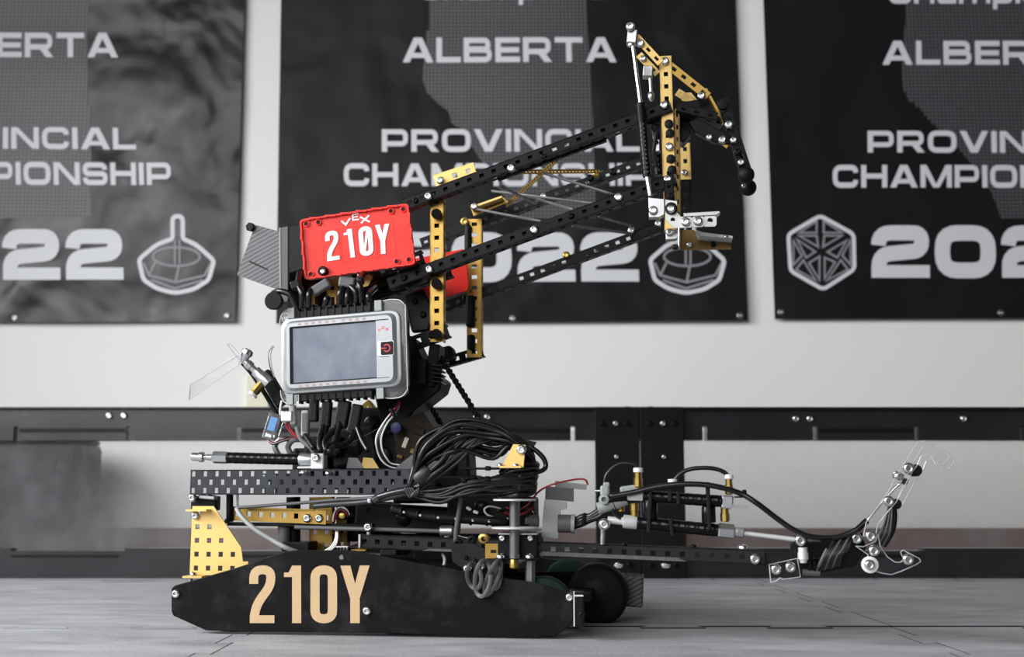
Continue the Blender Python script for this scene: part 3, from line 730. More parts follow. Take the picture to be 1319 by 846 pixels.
cut = lambda y: 28 + (90 - y) * (69 - 28) / (90 - 35) if y > 35 else 74    # right edge at height y (px)
for j in range(5):
    y0 = (j * 17.1 + 4.5); y1 = y0 + 17.1
    xe = min(cut(y1), 74); c = min(int((xe + 1) // 15.9), 4)
    mb.perf(o_ + ez * y0 * k_, RU, ez, RN, c, 1, du_, dv_, th=0.0016, hole=0.36)
    pts = [(c * 15.9, y0), (cut(y0) if y0 > 35 else (69 if y1 > 35 else 76), y0), (cut(y1) if y1 > 35 else 76, y1), (c * 15.9, y1)]
    if pts[1][0] > pts[0][0] + .3: mb.prism([o_ + RU * x * k_ + ez * y * k_ for x, y in pts], -RN * 0.0016)
gp = mb.build('gusset_plate', 'gold_plate', robot)
MB().box(R(256, 657, 0.03), RU, ez, RN, 27 * k_, 0.0018, 0.014).build('gusset_flange', 'gold_plate', gp)
MB().box(R(251, 742.5, 0.03), RU, ez, RN, 25 * k_, 0.0018, 0.014).build('gusset_flange', 'gold_plate', gp)
screw(gp, R(252, 664, 0.034), r=0.0040); screw(gp, R(249, 740, 0.028), ez, 0.0036); 
rod('gusset_standoff', R(245.5, 745, 0.03), R(245.5, 756, 0.03), 0.002, 'aluminium', gp)

# ---- wide rear channel with staggered holes
def stag(i, j): return (i + j) % 2 == 0
yaw2 = math.radians(12); a = R(245, 621, 0.045); k_ = (base(245) + .045) / FPX
u2 = V((math.cos(yaw2), -math.sin(yaw2), 0)); n2 = V((-math.sin(yaw2), -math.cos(yaw2), 0))
ch = MB(); hp = 8.05 * k_ ; wv = 31.5 * k_
ch.perf(a - ez * wv / 2, u2, ez, n2, 38, 3, hp, wv / 3, hole=0.62, pattern=stag)
ch.perf(a + ez * wv / 2, u2, -n2, ez, 38, 2, hp, 0.006, hole=0.5, pattern=stag)
ch.perf(a - ez * wv / 2, u2, -n2, -ez, 38, 2, hp, 0.006, hole=0.5, pattern=stag)
wide_ch = ch.build('wide_channel', 'slate_metal', robot)
for x in (248, 262): screw(wide_ch, R(x, 638, 0.052), -ez, 0.0035)
for x, y in ((391, 607), (423, 608)): screw(wide_ch, R(x, y + 2, 0.03), ez, 0.0032)
# second wide channel on the far side
ch2 = MB(); q = a - RN * 0.2; ch2.perf(q - ez * wv / 2, RU, ez, RN, 30, 3, hp, wv / 3, hole=0.62, pattern=stag)
ch2.build('far_wide_channel', 'black_metal', robot)
# rear hanger pieces between channel and gusset
hb = block('rear_bracket', 262, 648, 0.055, 34, 18, 0.012, 'black_metal')
block('bracket_clip', 266, 640, 0.048, 22, 6, 0.008, 'aluminium', hb, ang=-6); screw(hb, R(248, 641, 0.045), r=0.0042)
rod('drop_post', R(296, 636, 0.05), R(296, 672, 0.05), 0.0034, 'black_gloss'); block('drop_post_foot', 291, 671, 0.05, 5, 6, .006, 'black_plastic')
rod('drop_post', R(306, 636, 0.055), R(306, 655, 0.055), 0.0012, 'clear_edge')
MB().cyl(R(238, 665, 0.06), R(240, 665, 0.064), 0.011, 20).build('clear_disc', 'clear_plate', robot, smooth='auto')
gb = bar('gold_bar', R(298, 661, 0.052), R(420, 666, 0.045), 'gold', robot, 19 * MPP, hole=0.36)
screw(gb, R(396, 667.3, 0.046)); screw(gb, R(411.5, 667.3, 0.046))
slab('gold_bar_lip', [(315, 653.5), (404, 656), (404, 657), (315, 655)], 0.044, .009, 'gold', gb)
block('thin_rail', 385, 676, 0.05, 190, 4.5, 0.012, 'black_metal', ang=-0.6, bevel=0.0005)
cable('rubber_strap', C3((303, 654, 0.042), (370, 649, 0.04), (430, 644, 0.035), (480, 641, 0.03), (530, 634, 0.01)), 0.0016, 'dark_grey_plastic')
cable('air_line', C3((305, 655, 0.04), (312, 666, 0.035), (328, 681, 0.03), (350, 695, 0.028), (368, 705, 0.025), (385, 712, 0.03)), 0.0024, 'grey_plastic')
# ---- rear cylinder lying on the wide channel
def dashes(parent, a, b, r, n, m='elastic_grey'):  # row of short grey dashes along the barrel's near side
    a, b = V(a), V(b); u = (b - a).normalized(); w_ = (RN - u * RN.dot(u)).normalized(); v = w_.cross(u)
    mb = MB(); L = (b - a).length
    for i in range(n):
        c = a + u * L * (i + 0.5) / n; ang = 0.2; d = w_ * math.cos(ang) + v * math.sin(ang)
        if v.z < 0: d = w_ * math.cos(ang) - v * math.sin(ang)
        mb.box(c + d * r, u, d.cross(u), d, L / n * 0.42, r * 0.34, r * 0.06)
    o = mb.build('barrel_dashes', m, parent); o['kind'] = 'stuff'; return o
def cylinder(a, b, r, n_dash=10, name='air_cylinder', m='black_gloss'):
    a, b = V(a), V(b); u = (b - a).normalized(); L = (b - a).length; mb = MB()
    prof = [(0, r * .9), (.001, r)]; k = n_dash * 2
    for i in range(k): 
        z = L * (i + 0.5) / k; prof += [(z - L / k * .3, r), (z, r * (0.94 if i % 2 else 1.0)), (z + L / k * .3, r)]
    prof += [(L - .001, r), (L, r * .9)]
    o = mb.lathe(a, u, prof, 16).build(name, m, robot, smooth='auto')
    if n_dash: dashes(o, a + u * .002, b - u * .002, r, n_dash)
    return o, u
rc, u = cylinder(R(293, 589.3, 0.04), R(387, 591.8, 0.04), 7.6 * MPP, 10)
MB().lathe(R(294, 589.3, 0.04), -u, [(0, .0052), (.001, .006), (.0145, .006), (.0155, .0052)], 6).build('hex_nut', 'aluminium', rc)
rod('rod', R(283, 589, 0.04), R(246, 588, 0.04), 0.0016, 'steel', rc)
MB().lathe(R(280, 589, 0.04), -u, [(0, .0022), (.003, .0030), (.011, .0030), (.012, .002), (.014, .002), (.0142, .0050), (.018, .0050), (.0182, .0042), (.0255, .0042), (.0265, .0025)], 12).build('rod_end', 'steel', rc, smooth='auto')
MB().lathe(R(386, 591.8, 0.04), u, [(0, .0056), (.001, .0062), (.0145, .0062), (.0155, .0055)], 16).build('end_cap', 'aluminium', rc, smooth='auto')
br_ = block('cylinder_bracket', 408.5, 594, 0.032, 17, 20, 0.014, 'bright_plate', rc); screw(rc, R(407.5, 589.5, 0.031), r=0.0040)
block('cylinder_foot', 393, 602, 0.034, 22, 3, 0.016, 'bright_plate', rc)
cable('guy_wire', C3((420, 583, 0.03), (450, 572, 0.05), (500, 545, 0.09)), 0.0005, 'steel')

# ---- brain: screen unit with ports on both long sides
bc = R(438, 453.5, 0.022); bu = (R(522, 447, 0.013) - R(353.5, 460, 0.031)).normalized(); bn = (RN - bu * RN.dot(bu)).normalized(); bv = bn.cross(bu)
if bv.z < 0: bv = -bv
kb = (base(438) + .022) / FPX
def B(x, y, z=0.0): return bc + bu * x * kb + bv * y * kb + bn * z     # px from the unit's centre, y up
def bslab(name, pts, z0, z1, m, parent, bevel=0.0, **kw):
    return MB().prism([B(x, y, z0) for x, y in pts], bn * (z1 - z0)).build(name, m, parent, bevel=bevel, **kw)
brain = bslab('screen_unit', rounded([(-84, -50), (84, -50), (84, 50), (-84, 50)], 15), -0.012, 0.0, 'silver_case', robot, 0.0016, smooth='auto')
# clear guard that stands out at the right and at the four corners
def ringslab(name, outer, inner, z0, z1, m, parent):
    n = len(outer); mb = MB(); vs = []
    for z in (z0, z1):
        vs += [B(x, y, z) for x, y in outer] + [B(x, y, z) for x, y in inner]
    fs = []
    for i in range(n):
        j = (i + 1) % n
        fs += [(i, j, n + j, n + i), (2 * n + i, 2 * n + j, 3 * n + j, 3 * n + i), (i, j, 2 * n + j, 2 * n + i), (n + i, n + j, 3 * n + j, 3 * n + i)]
    return mb.add(vs, fs).build(name, m, parent)
bslab('clear_guard', rounded([(48, -64), (90, -64), (90, 64), (48, 64)], 17), -0.010, -0.003, 'clear_case', brain, 0.0012, smooth='auto')
bslab('guard_corner', rounded([(-86, 44), (-64, 44), (-64, 66), (-86, 58)], 7), -0.010, -0.002, 'clear_case', brain, 0.001)
bslab('guard_corner', rounded([(-86, -44), (-66, -44), (-66, -64), (-86, -56)], 7), -0.010, -0.002, 'clear_case', brain, 0.001)
for x, s in ((-69, 1), (-72, -1), (54, 1), (54, -1)): bslab('guard_tab', [(x - 5, s * 50), (x + 5, s * 50), (x + 5, s * 64), (x - 5, s * 64)], -0.003, 0.0004, 'grey_plastic', brain, 0.0005)
def sloped(name, rings, m, parent):
    """closed rings of (points, z) joined into one faceted frame"""
    n = len(rings[0][0]); vs = [B(x, y, z) for pts, z in rings for x, y in pts]; fs = []
    for k in range(len(rings) - 1):
        for i in range(n): j = (i + 1) % n; fs.append((k * n + i, k * n + j, (k + 1) * n + j, (k + 1) * n + i))
    return MB().add(vs, fs).build(name, m, parent)
def rr(w_, h, r, dx=0): return rounded([(-w_ + dx, -h), (w_ + dx, -h), (w_ + dx, h), (-w_ + dx, h)], r)
sloped('bezel', [(rr(84.5, 50.5, 15), -0.007), (rr(84, 50, 14), -0.003), (rr(74, 43, 10), 0.0028), (rr(69.5, 38, 2), 0.0028), (rr(69, 37.5, 2), 0.0)], 'silver_case', brain)
rim_pts = rounded([(50, -64), (90, -64), (90, 64), (50, 64)], 17); rim_pts = rim_pts[3:-3] if False else [p for p in rim_pts if p[0] > 56]
g_ = MB().tube([B(x, y, -0.003) for x, y in sorted([p for p in rim_pts], key=lambda q: math.atan2(q[1], q[0] - 40))], .00055, 6, 2).build('guard_edge', 'guard_rim', brain, smooth=True)
for s_ in (1, -1): MB().tube([B(-86, s_ * 44, -.002), B(-85, s_ * 53, -.002), B(-79, s_ * 61, -.002), B(-64, s_ * 65, -.002)], .0005, 6, 4).build('guard_edge', 'guard_rim', brain, smooth=True)
bslab('side_panel', [(51, -37), (69, -37), (69, 37), (51, 37)], 0.0, 0.0016, 'silver_case', brain)
bslab('screen', [(-66, -36), (50, -36), (50, 36), (-66, 36)], 0.0, 0.0006, 'dusty_sheen_screen', brain)
fr_ = [((-68, -38), (52, -38), (52, -36), (-68, -36)), ((-68, 36), (52, 36), (52, 38), (-68, 38)), ((-68.5, -36), (-66, -36), (-66, 36), (-68.5, 36))]
for p in fr_: bslab('screen_gasket', p, 0, 0.0009, 'black_plastic', brain)
bslab('button_frame', rounded([(53.5, -10), (76, -10), (76, 10), (53.5, 10)], 3), 0.0, 0.0028, 'aluminium', brain, 0.0004)
bt = bslab('power_button', rounded([(58, -8.5), (75, -8.5), (75, 8.5), (58, 8.5)], 2), 0.0, 0.0036, 'black_plastic', brain, 0.0004)
def bprint(name, polys, m): return print_polys(name, polys, lambda p: B(p.x, p.y, 0.0039), m, brain)
arc = [(66.5 + 4.6 * math.cos(t), 4.6 * math.sin(t)) for t in [math.radians(90 + 40 + i * 28) for i in range(11)]]
arc = [(66.5 + 4.6 * math.cos(math.radians(220 + i * 28)), 4.6 * math.sin(math.radians(220 + i * 28))) for i in range(11)]
bprint('power_symbol', stroke(arc, 1.5) + rect(58.8, -.7, 65.8, .7), 'red_print')
def brand(f, m, parent, name='printed_mark'):
    """three spread letters, the middle one raised"""
    polys = stroke([(.0, .62), (.42, .08), (.92, .78)], .2) + rect(1.12, .42, 1.29, 1.24) + rect(1.12, .42, 1.85, .58) + rect(1.12, .76, 1.75, .9) + rect(1.12, 1.08, 1.85, 1.24) + stroke([(1.95, .76), (2.9, 0)], .2) + stroke([(2.9, .78), (2.0, .0)], .2)
    return print_polys(name, polys, lambda p: f(p.x / 2.9, p.y / 1.25), m, parent)
brand(lambda s, t: B(54 + 15 * s, 23 + 6 * t, 0.0016), 'red_print', brain)
for k in range(10):
    for s in (1, -1):
        x = -57 + k * 9.6 + (4 if k > 5 else 0); y = s * 42.3
        print_polys('port_number', rect(x, y - 1.5, x + 1.2, y + 1.5) + rect(x + 2, y + .7, x + 4.2, y + 1.5) + rect(x + 2, y - 1.5, x + 4.2, y - .7) + rect(x + 2, y - .4, x + 4.2, y + .4), lambda p: B(p.x, p.y - s * 1.5, 0.0030), 'port_red', brain)
for s in (1, -1):
    n = 10 if s > 0 else 9
    bslab('port_strip', [(-62, s * 50), (40, s * 50), (40, s * 60), (-62, s * 60)], -0.012, -0.004, 'black_plastic', brain, 0.0006)
    for k in range(11):
        bslab('port_rib', [(-61 + k * 10, s * 52), (-59 + k * 10, s * 52), (-59 + k * 10, s * 63), (-61 + k * 10, s * 63)], -0.011, -0.003, 'black_gloss', brain)
bslab('back_block', [(-70, -44), (78, -44), (78, 44), (-70, 44)], -0.040, -0.012, 'black_plastic', brain, 0.002)
# cables leaving the top of the screen unit
def plug(px, py, off, w_, h, ang, m='black_plastic', name='cable_plug'):
    return block(name, px, py, off, w_, h, 0.008, m, ang=ang, bevel=0.0018)
for pts in ([(383, 397), (375, 381), (362, 375), (352, 378), (349, 388)], [(388, 396), (389, 378), (384, 366), (386, 350)], [(398, 395), (398, 380), (403, 372), (415, 366)],
            [(419, 394), (421, 384), (424, 388)], [(437, 394), (438, 378), (443, 368), (440, 358)], [(446, 394), (448, 378), (447, 362)], [(459, 392), (458, 376), (449, 367), (441, 364)],
            [(466, 392), (464, 370), (462, 362), (468, 352)], [(477, 391), (475, 380), (484, 370)]):
    cable('data_cable', [R(x, y, 0.030 - 0.014 * math.sin(math.pi * i / (len(pts) - 1)) + 0.02 * i / (len(pts) - 1)) for i, (x, y) in enumerate(pts)], 0.0030)
MB().lathe(R(352, 387, .022), RN, [(-.010, .0075), (-.001, .0092), (.001, .0084)], 14).build('cable_plug', 'black_rubber', robot, smooth='auto')
for x, y, w_, h, a in ((380, 366, 14, 12, 20), (412, 369, 26, 13, 32), (446, 363, 22, 14, -8), (425, 390, 8, 14, 0), (463, 361, 9, 10, 0)): plug(x, y, 0.026, w_, h, a, 'dark_grey_plastic' if w_ > 20 else 'black_plastic')
# plugs and cables below it
for i, (x, y, w_, h, a, m) in enumerate(((392, 545, 10, 34, 0, 'grey_plastic'), (419, 533, 13, 34, -4, 'black_plastic'), (440, 533, 17, 36, -10, 'black_plastic'), (456, 540, 14, 40, -10, 'black_plastic'), (403, 528, 12, 30, 0, 'black_plastic'), (376, 534, 8, 26, 6, 'grey_plastic'))): 
    plug(x, y, 0.03, w_, h, a, m)
    if m == 'grey_plastic' and w_ == 10: slab('plug_face', [(389, 532), (395, 532), (395, 556), (389, 556)], 0.0295, .001, 'dark_grey_plastic')
for pts in ([(417, 548), (413, 560), (411, 572), (413, 580)], [(420, 550), (418, 565), (420, 582)], [(438, 545), (434, 560), (430, 572), (423, 574), (419, 580)], [(455, 555), (452, 566), (442, 573), (430, 575), (424, 582)],
            [(393, 560), (398, 568), (404, 577)], [(440, 548), (426, 558), (418, 570), (421, 584)], [(460, 550), (466, 566), (474, 580)]):
    cable('data_cable', [R(x, y, 0.032 - 0.008 * i) for i, (x, y) in enumerate(pts)], 0.0028)
cable('data_cable', C3((382, 550, .034), (388, 566, .034), (402, 578, .036), (404, 590, .05)), 0.0023, 'cable_grey')
for d in (0, 3): cable('red_wire', C3((367 + d, 543, .034), (373 + d, 555, .034), (382 + d, 563, .034), (392 + d, 567, .036)), 0.0011, 'cable_red')
cable('white_wire', C3((363, 516, .034), (361, 528, .033), (363, 540, .033), (369, 545, .034)), 0.0011, 'cable_white')
cc = block('wire_connector', 350, 549, 0.03, 18, 34, 0.01, 'clear_case', ang=-16)
block('connector_core', 351, 546, 0.0295, 10, 18, 0.006, 'blue_tape', cc, ang=-16, bevel=0.0004); block('connector_end', 346, 561, 0.0285, 10, 6, .008, 'aluminium', cc, ang=-16)
block('wire_connector', 369, 536, 0.028, 15, 14, 0.01, 'aluminium', ang=0)
for k, m in enumerate(('cable_red', 'cable_white', 'cable_black')):
    cable('hook_wire', C3((344 + k, 566 + k, .04), (352, 570 + k, .04), (365, 566 + k, .042), (380, 563, .05)), 0.0008, m)
for x, y in ((359, 572), (376, 573)):
    cable('cylinder_hook', C3((x, y + 14, .05), (x - 5, y + 3, .048), (x, y - 5, .046), (x + 8, y - 7, .047), (x + 18, y - 6, .055)), 0.0028, 'aluminium' if x < 365 else 'cable_grey')
for k in range(2): cable('side_wire', C3((352, 446, .045), (348 - k, 455, .04), (349 - k, 470, .04), (353, 486, .045)), 0.001, 'cable_white' if k == 0 else 'cable_black')


# ---- number plate
pk = [(388.5, 282.5), (524, 263.5), (534, 340), (396, 359.5)]
lp = slab('number_plate', rounded([(386.6, 283.5), (526.2, 262.3), (535.5, 341), (393.4, 361)], 6), 0.052, 0.004, 'red_plastic', bevel=0.0006)
def mixq(s, t, off):   # s, t in 0..1 over the plate, t down
    p = R(386.6, 283.5, off) * (1 - s) * (1 - t) + R(526.2, 262.3, off) * s * (1 - t) + R(535.5, 341, off) * s * t + R(393.4, 361, off) * (1 - s) * t
    return p
def rim(name, inset, wdt, z, m, off=0.052):
    o_ = rounded([(inset, inset * 1.8), (1 - inset, inset * 1.8), (1 - inset, 1 - inset * 1.8), (inset, 1 - inset * 1.8)], 0.05)
    i_ = rounded([(inset + wdt, (inset + wdt) * 1.8), (1 - inset - wdt, (inset + wdt) * 1.8), (1 - inset - wdt, 1 - (inset + wdt) * 1.8), (inset + wdt, 1 - (inset + wdt) * 1.8)], 0.05)
    n = len(o_); vs = []
    for zz in (0, z): vs += [mixq(s, t, off) + RN * zz for s, t in o_] + [mixq(s, t, off) + RN * zz for s, t in i_]
    fs = []
    for i in range(n):
        j = (i + 1) % n; fs += [(2 * n + i, 2 * n + j, 3 * n + j, 3 * n + i), (i, j, 2 * n + j, 2 * n + i), (n + i, n + j, 3 * n + j, 3 * n + i)]
    return MB().add(vs, fs).build(name, m, lp)
rim('plate_rim', 0.0, 0.016, 0.0026, 'red_plastic')
for k in range(1, 7):
    for t in (0.012, 0.985):
        s = k / 7; MB().box(mixq(s, t, 0.052) + RN * 0.0022, RU, ez, RN, 0.011, 0.0018, 0.0022).build('rim_lug', 'red_plastic', lp)
for k in range(1, 4):
    for s in (0.006, 0.994): MB().box(mixq(s, k / 4, 0.052) + RN * 0.0022, RU, ez, RN, 0.0018, 0.011, 0.0022).build('rim_lug', 'red_plastic', lp)
for x, y in ((395, 288.5), (410.5, 286.5), (504, 272), (519.8, 269.6), (511.3, 337), (527, 334.5), (400.8, 353.3)):
    c = R(x, y, 0.052); MB().lathe(c, RN, [(0, .0036), (.0016, .0034), (.0018, .0022), (.0004, .0020)], 14).build('bolt_boss', 'red_plastic', lp, smooth='auto')
    MB().cyl(c, c + RN * 0.0005, 0.0020, 12).build('bolt_hole', 'black_plastic', lp)
MB().lathe(R(417, 349.7, 0.052), RN, [(0, .0045), (.001, .005), (.004, .005), (.005, .004)], 16).build('black_washer', 'black_rubber', lp, smooth='auto'); screw(lp, R(416, 349.7, 0.047), r=0.0028)
def ptext(ch, bl, br, tl): text_on(lp, 'number_sticker', ch, narrow, bl, br, tl, 0.052, 'white_vinyl', 0, 0.0006)
ptext('2', (421.5, 336.8), (438.3, 334.2), (418.2, 298.8)); ptext('1', (446.5, 332.6), (457.8, 331.2), (442.2, 296)); ptext('0', (464, 330.6), (481.8, 328.2), (461.2, 293)); ptext('/', (464, 330.6), (481.8, 328.2), (461.2, 293)); ptext('Y', (484.5, 328), (503.2, 326), (483, 290))
o = R(440.5, 291.2, 0.052) + RN * 0.0006; ux, uy = R(476.5, 286, 0.052) - R(440.5, 291.2, 0.052), R(439.2, 277.6, 0.052) - R(440.5, 291.2, 0.052)
brand(lambda s, t: o + ux * s + uy * t, 'white_vinyl', lp)
sl = [(412, 299), (436, 295.5), (441, 334), (416.5, 338)]
for k in range(4):
    a_, b_ = 0.185 + k * 0.166, 0.185 + (k + 1) * 0.166
    def fr2(p): return mixq(p.x, p.y, 0.052) + RN * 0.0004
    print_polys('sticker_edge', stroke([(a_, .24), (b_ - .012, .24), (b_ - .012, .80), (a_, .80)], .004, True), fr2, 'red_plastic', lp)
# far number plate, plain back
fp = MB().prism([at(x, y, 1.24) for x, y in rounded([(528, 334), (600, 320), (604, 374), (532, 394)], 5)], (0, 0.004, 0)).build('far_number_plate', 'red_plastic', robot, bevel=0.0006)
# ---- battery holder and carbon sheet behind the plate
cs = slab('carbon_sheet', [(328.5, 289.5), (362, 298.5), (366, 376), (305, 354)], 0.085, 0.0015, 'carbon_weave')
slab('sheet_slot', [(321.5, 335.5), (345, 346.5), (344.5, 348), (321, 337.3)], 0.0845, 0.0004, 'black_plastic', cs)
MB().lathe(R(323.5, 293, 0.085), RN, [(0, .0048), (.004, .0048), (.0045, .004)], 6).build('black_nut', 'black_plastic', cs)
bh = slab('battery_case', [(361, 293), (387, 288), (396, 345), (374, 352), (372, 388), (361, 390)], 0.06, 0.075, 'black_plastic', bevel=0.0012)
slab('case_edge', [(360, 293.3), (371, 291), (371, 388), (361, 390)], 0.0590, 0.002, 'dark_grey_plastic', bh, bevel=0.0006)
slab('case_edge_line', [(359.5, 293.3), (361.2, 293), (361.8, 390), (360.2, 390.4)], 0.0585, 0.003, 'grey_plastic', bh)
# ================================================================ tower, four-bar arm and claw
def ch_px(name, x0, y0, x1, y1, off, m='black_metal', wpx=16, fl=0.0127, off2=None, parent=None, **kw):
    a, b = R(x0, y0, off), R(x1, y1, off if off2 is None else off2)
    return channel(name, a, b, m, robot if parent is None else parent, wpx * (base((x0 + x1) / 2) + off) / FPX, fl, **kw)
def washer_screw(parent, x, y, off, r=0.0043, m='steel', proud=0.001):
    return screw(parent, R(x, y, off - proud), r=r, m=m)
N, F = 0.065, 0.235          # offsets of the near and the far pair of arm beams
armA = ch_px('arm_beam', 520, 263.5, 864, 135.5, N); armB = ch_px('arm_beam', 500, 365.5, 870, 229.5, N)
for nm, beam, x0, y0, x1, y1 in (('a', armA, 560, 250, 700, 198), ('a', armA, 735, 184.5, 850, 141), ('b', armB, 508, 363, 700, 294), ('b', armB, 720, 287, 850, 237)):
    a_, b_ = R(x0, y0, N + .006), R(x1, y1, N + .006); u_, v_, n_ = frame(a_, b_, RN)
    MB().box((a_ + b_) / 2, u_, v_, n_, (b_ - a_).length, .0095, .003).build('beam_liner', 'black_metal', beam)
armC = ch_px('arm_beam', 542, 313, 842, 203, F, wpx=13); armD = ch_px('arm_beam', 556, 401, 858, 289, F, wpx=13)
for x, y in ((552, 253), (658.6, 216.6), (855.5, 135.5)): washer_screw(armA, x, y, N)
for x, y in ((553, 347), (688, 296), (796.5, 254), (860, 231)): washer_screw(armB, x, y, N)
for x, y, m in ((729.5, 328.5, 'brass'), (813, 297, 'steel'), (848, 288, 'steel'), (567, 398, 'black_metal'), (600, 384, 'black_metal')): washer_screw(armD, x, y, F, 0.0042, m)
for x, y in ((700, 253), (760, 229), (790, 221)): washer_screw(armC, x, y, F, 0.004, 'steel' if x == 700 else 'black_metal')
for p, x, y, off in ((armA, 535, 258, N), (armA, 828, 148, N), (armA, 700, 201, N), (armB, 520, 358, N), (armB, 735, 278, N)): washer_screw(p, x, y, off, 0.003, 'black_metal')
# second layer on the upper beam: overlapping stiffener and gold splice
ch_px('arm_stiffener', 640, 228, 780, 177, N + 0.012, wpx=9, fl=0.006)
gs = ch_px('gold_splice', 560, 234, 612, 217.5, N + 0.010, 'gold_plate', 19, 0.010); washer_screw(gs, 567.3, 232.5, N + .009, 0.004)
slab('splice_tail', [(604, 219.5), (618, 221), (607, 229)], N + 0.009, .0012, 'gold_plate', gs)
# cross bracing of gold strips between the beams
def strap(x0, y0, o0, x1, y1, o1, wpx=7, m='gold', n=None):
    return bar('cross_brace', R(x0, y0, o0), R(x1, y1, o1), m, robot, wpx * MPP, n=n, pitch=0.0064, hole=0.5)
b1 = strap(652, 265, F - .01, 716, 206, N + .02, 6.5); b2 = strap(650, 221, N + .02, 774, 220, F - .012, 6.5)
screw(b2, R(768, 224, F - .014), r=0.004, m='brass')
gk = slab('gold_elbow', [(606, 266), (646, 252), (655, 260), (610, 278)], F - 0.02, 0.0016, 'gold')
slab('elbow_flange', [(606, 266), (646, 252), (646, 254.5), (607, 268.5)], F - 0.034, 0.014, 'gold_plate', gk); screw(gk, R(611, 266, F - .035), r=.004)
slab('elbow_lightening', [(624, 266), (649, 257), (651, 259), (626, 270)], F - .0205, .0004, 'smoky_gold', gk)
def band(a, b, w_=3.4):
    """flat rubber band stretched between two points: two strands"""
    A, B_ = R(*a), R(*b); k = w_ * MPP
    return MB().tube([A, (A + B_) / 2, B_], k / 2, 6, 3, flat=(0.004, k)).build('rubber_band', 'cable_grey', robot, smooth=True)
for a, b in (((612, 269, F - .03), (697, 285, N + .02)), ((634, 246, F - .02), (764, 262, N + .02)), ((679, 252, F - .02), (738, 270, N + .02)), ((700, 223, N + .02), (792, 251, N + .012)),
             ((645, 240, N + .02), (690, 262, F - .02)), ((772, 279, N + .02), (814, 291, F - .008)), ((738, 291, N + .02), (814, 301, F - .008))): band(a, b)
# uprights of the tower
upN = ch_px('gold_upright', 562.5, 252, 562.5, 440, N + 0.014, 'gold', 18, 0.0127, rows=1)
for y0, y1 in ((254, 319), (340, 438)): slab('upright_liner', [(556, y0), (569, y0), (569, y1), (556, y1)], N + .0195, .003, 'black_plastic', upN)
upF = ch_px('gold_upright', 611, 282, 611, 460, F - 0.004, 'gold', 20, 0.0100, rows=1)
for y in (275, 347, 365, 430): MB().cyl(R(562, y, N + .004), R(562, y, N + .014), 0.0052, 14).build('spacer', 'black_plastic', upN, smooth='auto')
MB().lathe(R(599, 286, F - .006), RN, [(0, .0046), (.004, .0046), (.0045, .0026), (.001, .0024)], 14).build('gold_eyelet', 'brass', upF, smooth='auto')
MB().lathe(R(602, 372, F - .006), RN, [(0, .0046), (.004, .0046), (.0045, .0026), (.001, .0024)], 14).build('gold_eyelet', 'brass', upF, smooth='auto')
block('rubber_stop', 602, 305, F - .012, 9, 36, 0.010, 'black_rubber', upF, bevel=.003); block('rubber_stop', 605, 400, F - .012, 12, 42, 0.010, 'black_rubber', upF, bevel=.003)
block('upright_foot', 606, 440, F - .012, 10, 20, 0.012, 'black_rubber', upF, bevel=.003)
fn = ch_px('tower_foot', 532, 441, 577, 425, N + 0.016, wpx=17); washer_screw(fn, 556, 431, N + .015, m='black_metal'); 
ff = ch_px('tower_foot', 556, 471, 622, 452, F + 0.0, wpx=14); 
block('tower_knuckle', 571, 455, F - .02, 24, 18, 0.03, 'black_rubber', ang=15, bevel=.004)
# dark mast that carries arm, screen unit and plate
mast = slab('mast', [(498, 430), (530, 432), (548, 470), (571, 488), (566, 503), (534, 528), (520, 548), (492, 552), (480, 500)], 0.09, 0.05, 'black_metal', bevel=0.002)
block('mast_block', 540, 478, 0.075, 18, 32, 0.03, 'black_plastic', mast); block('mast_block', 556, 470, 0.085, 14, 56, 0.03, 'black_rubber', mast, ang=-8)
for k in range(5): block('mast_ridge', 560, 470 + k * 5.2, 0.082, 17, 2.6, 0.03, 'black_gloss', mast, ang=-8)
ch_px('mast_channel', 505, 392, 505, 470, 0.10, wpx=30, rows=2); ch_px('mast_channel', 470, 380, 580, 345, 0.12, wpx=22); ch_px('mast_channel', 455, 362, 545, 330, N + .06, wpx=18)
m2 = slab('gear_plate', [(520, 380), (545, 372), (560, 400), (552, 426), (530, 428)], 0.115, 0.01, 'black_plastic', bevel=.002)
for x, y in ((545, 405), (534, 388)): washer_screw(m2, x, y, .115, .0035, 'black_metal')
ch_px('mast_channel', 480, 350, 480, 386, 0.13, 'gold', wpx=16); ch_px('mast_channel', 428, 350, 428, 392, 0.13, 'gold', wpx=16); ch_px('mast_channel', 400, 352, 400, 392, 0.12, 'gold', wpx=12)
gm = slab('gold_tab', [(444, 362), (476, 353), (480, 357), (474, 368), (448, 374)], 0.075, .0016, 'gold_plate'); washer_screw(gm, 465, 355.5, .074, .004)
for x, y, a_, w_, h in ((500, 372, 20, 52, 16), (440, 380, 0, 110, 30), (505, 358, 20, 60, 18)): block('mast_filler', x, y, 0.14, w_, h, 0.05, 'black_metal', ang=a_)
block('upper_strut', 532, 261, N + .004, 5, 12, .01, 'black_plastic'); block('lower_gear', 528, 352, N + .02, 34, 22, .03, 'black_plastic', ang=20, bevel=.003)
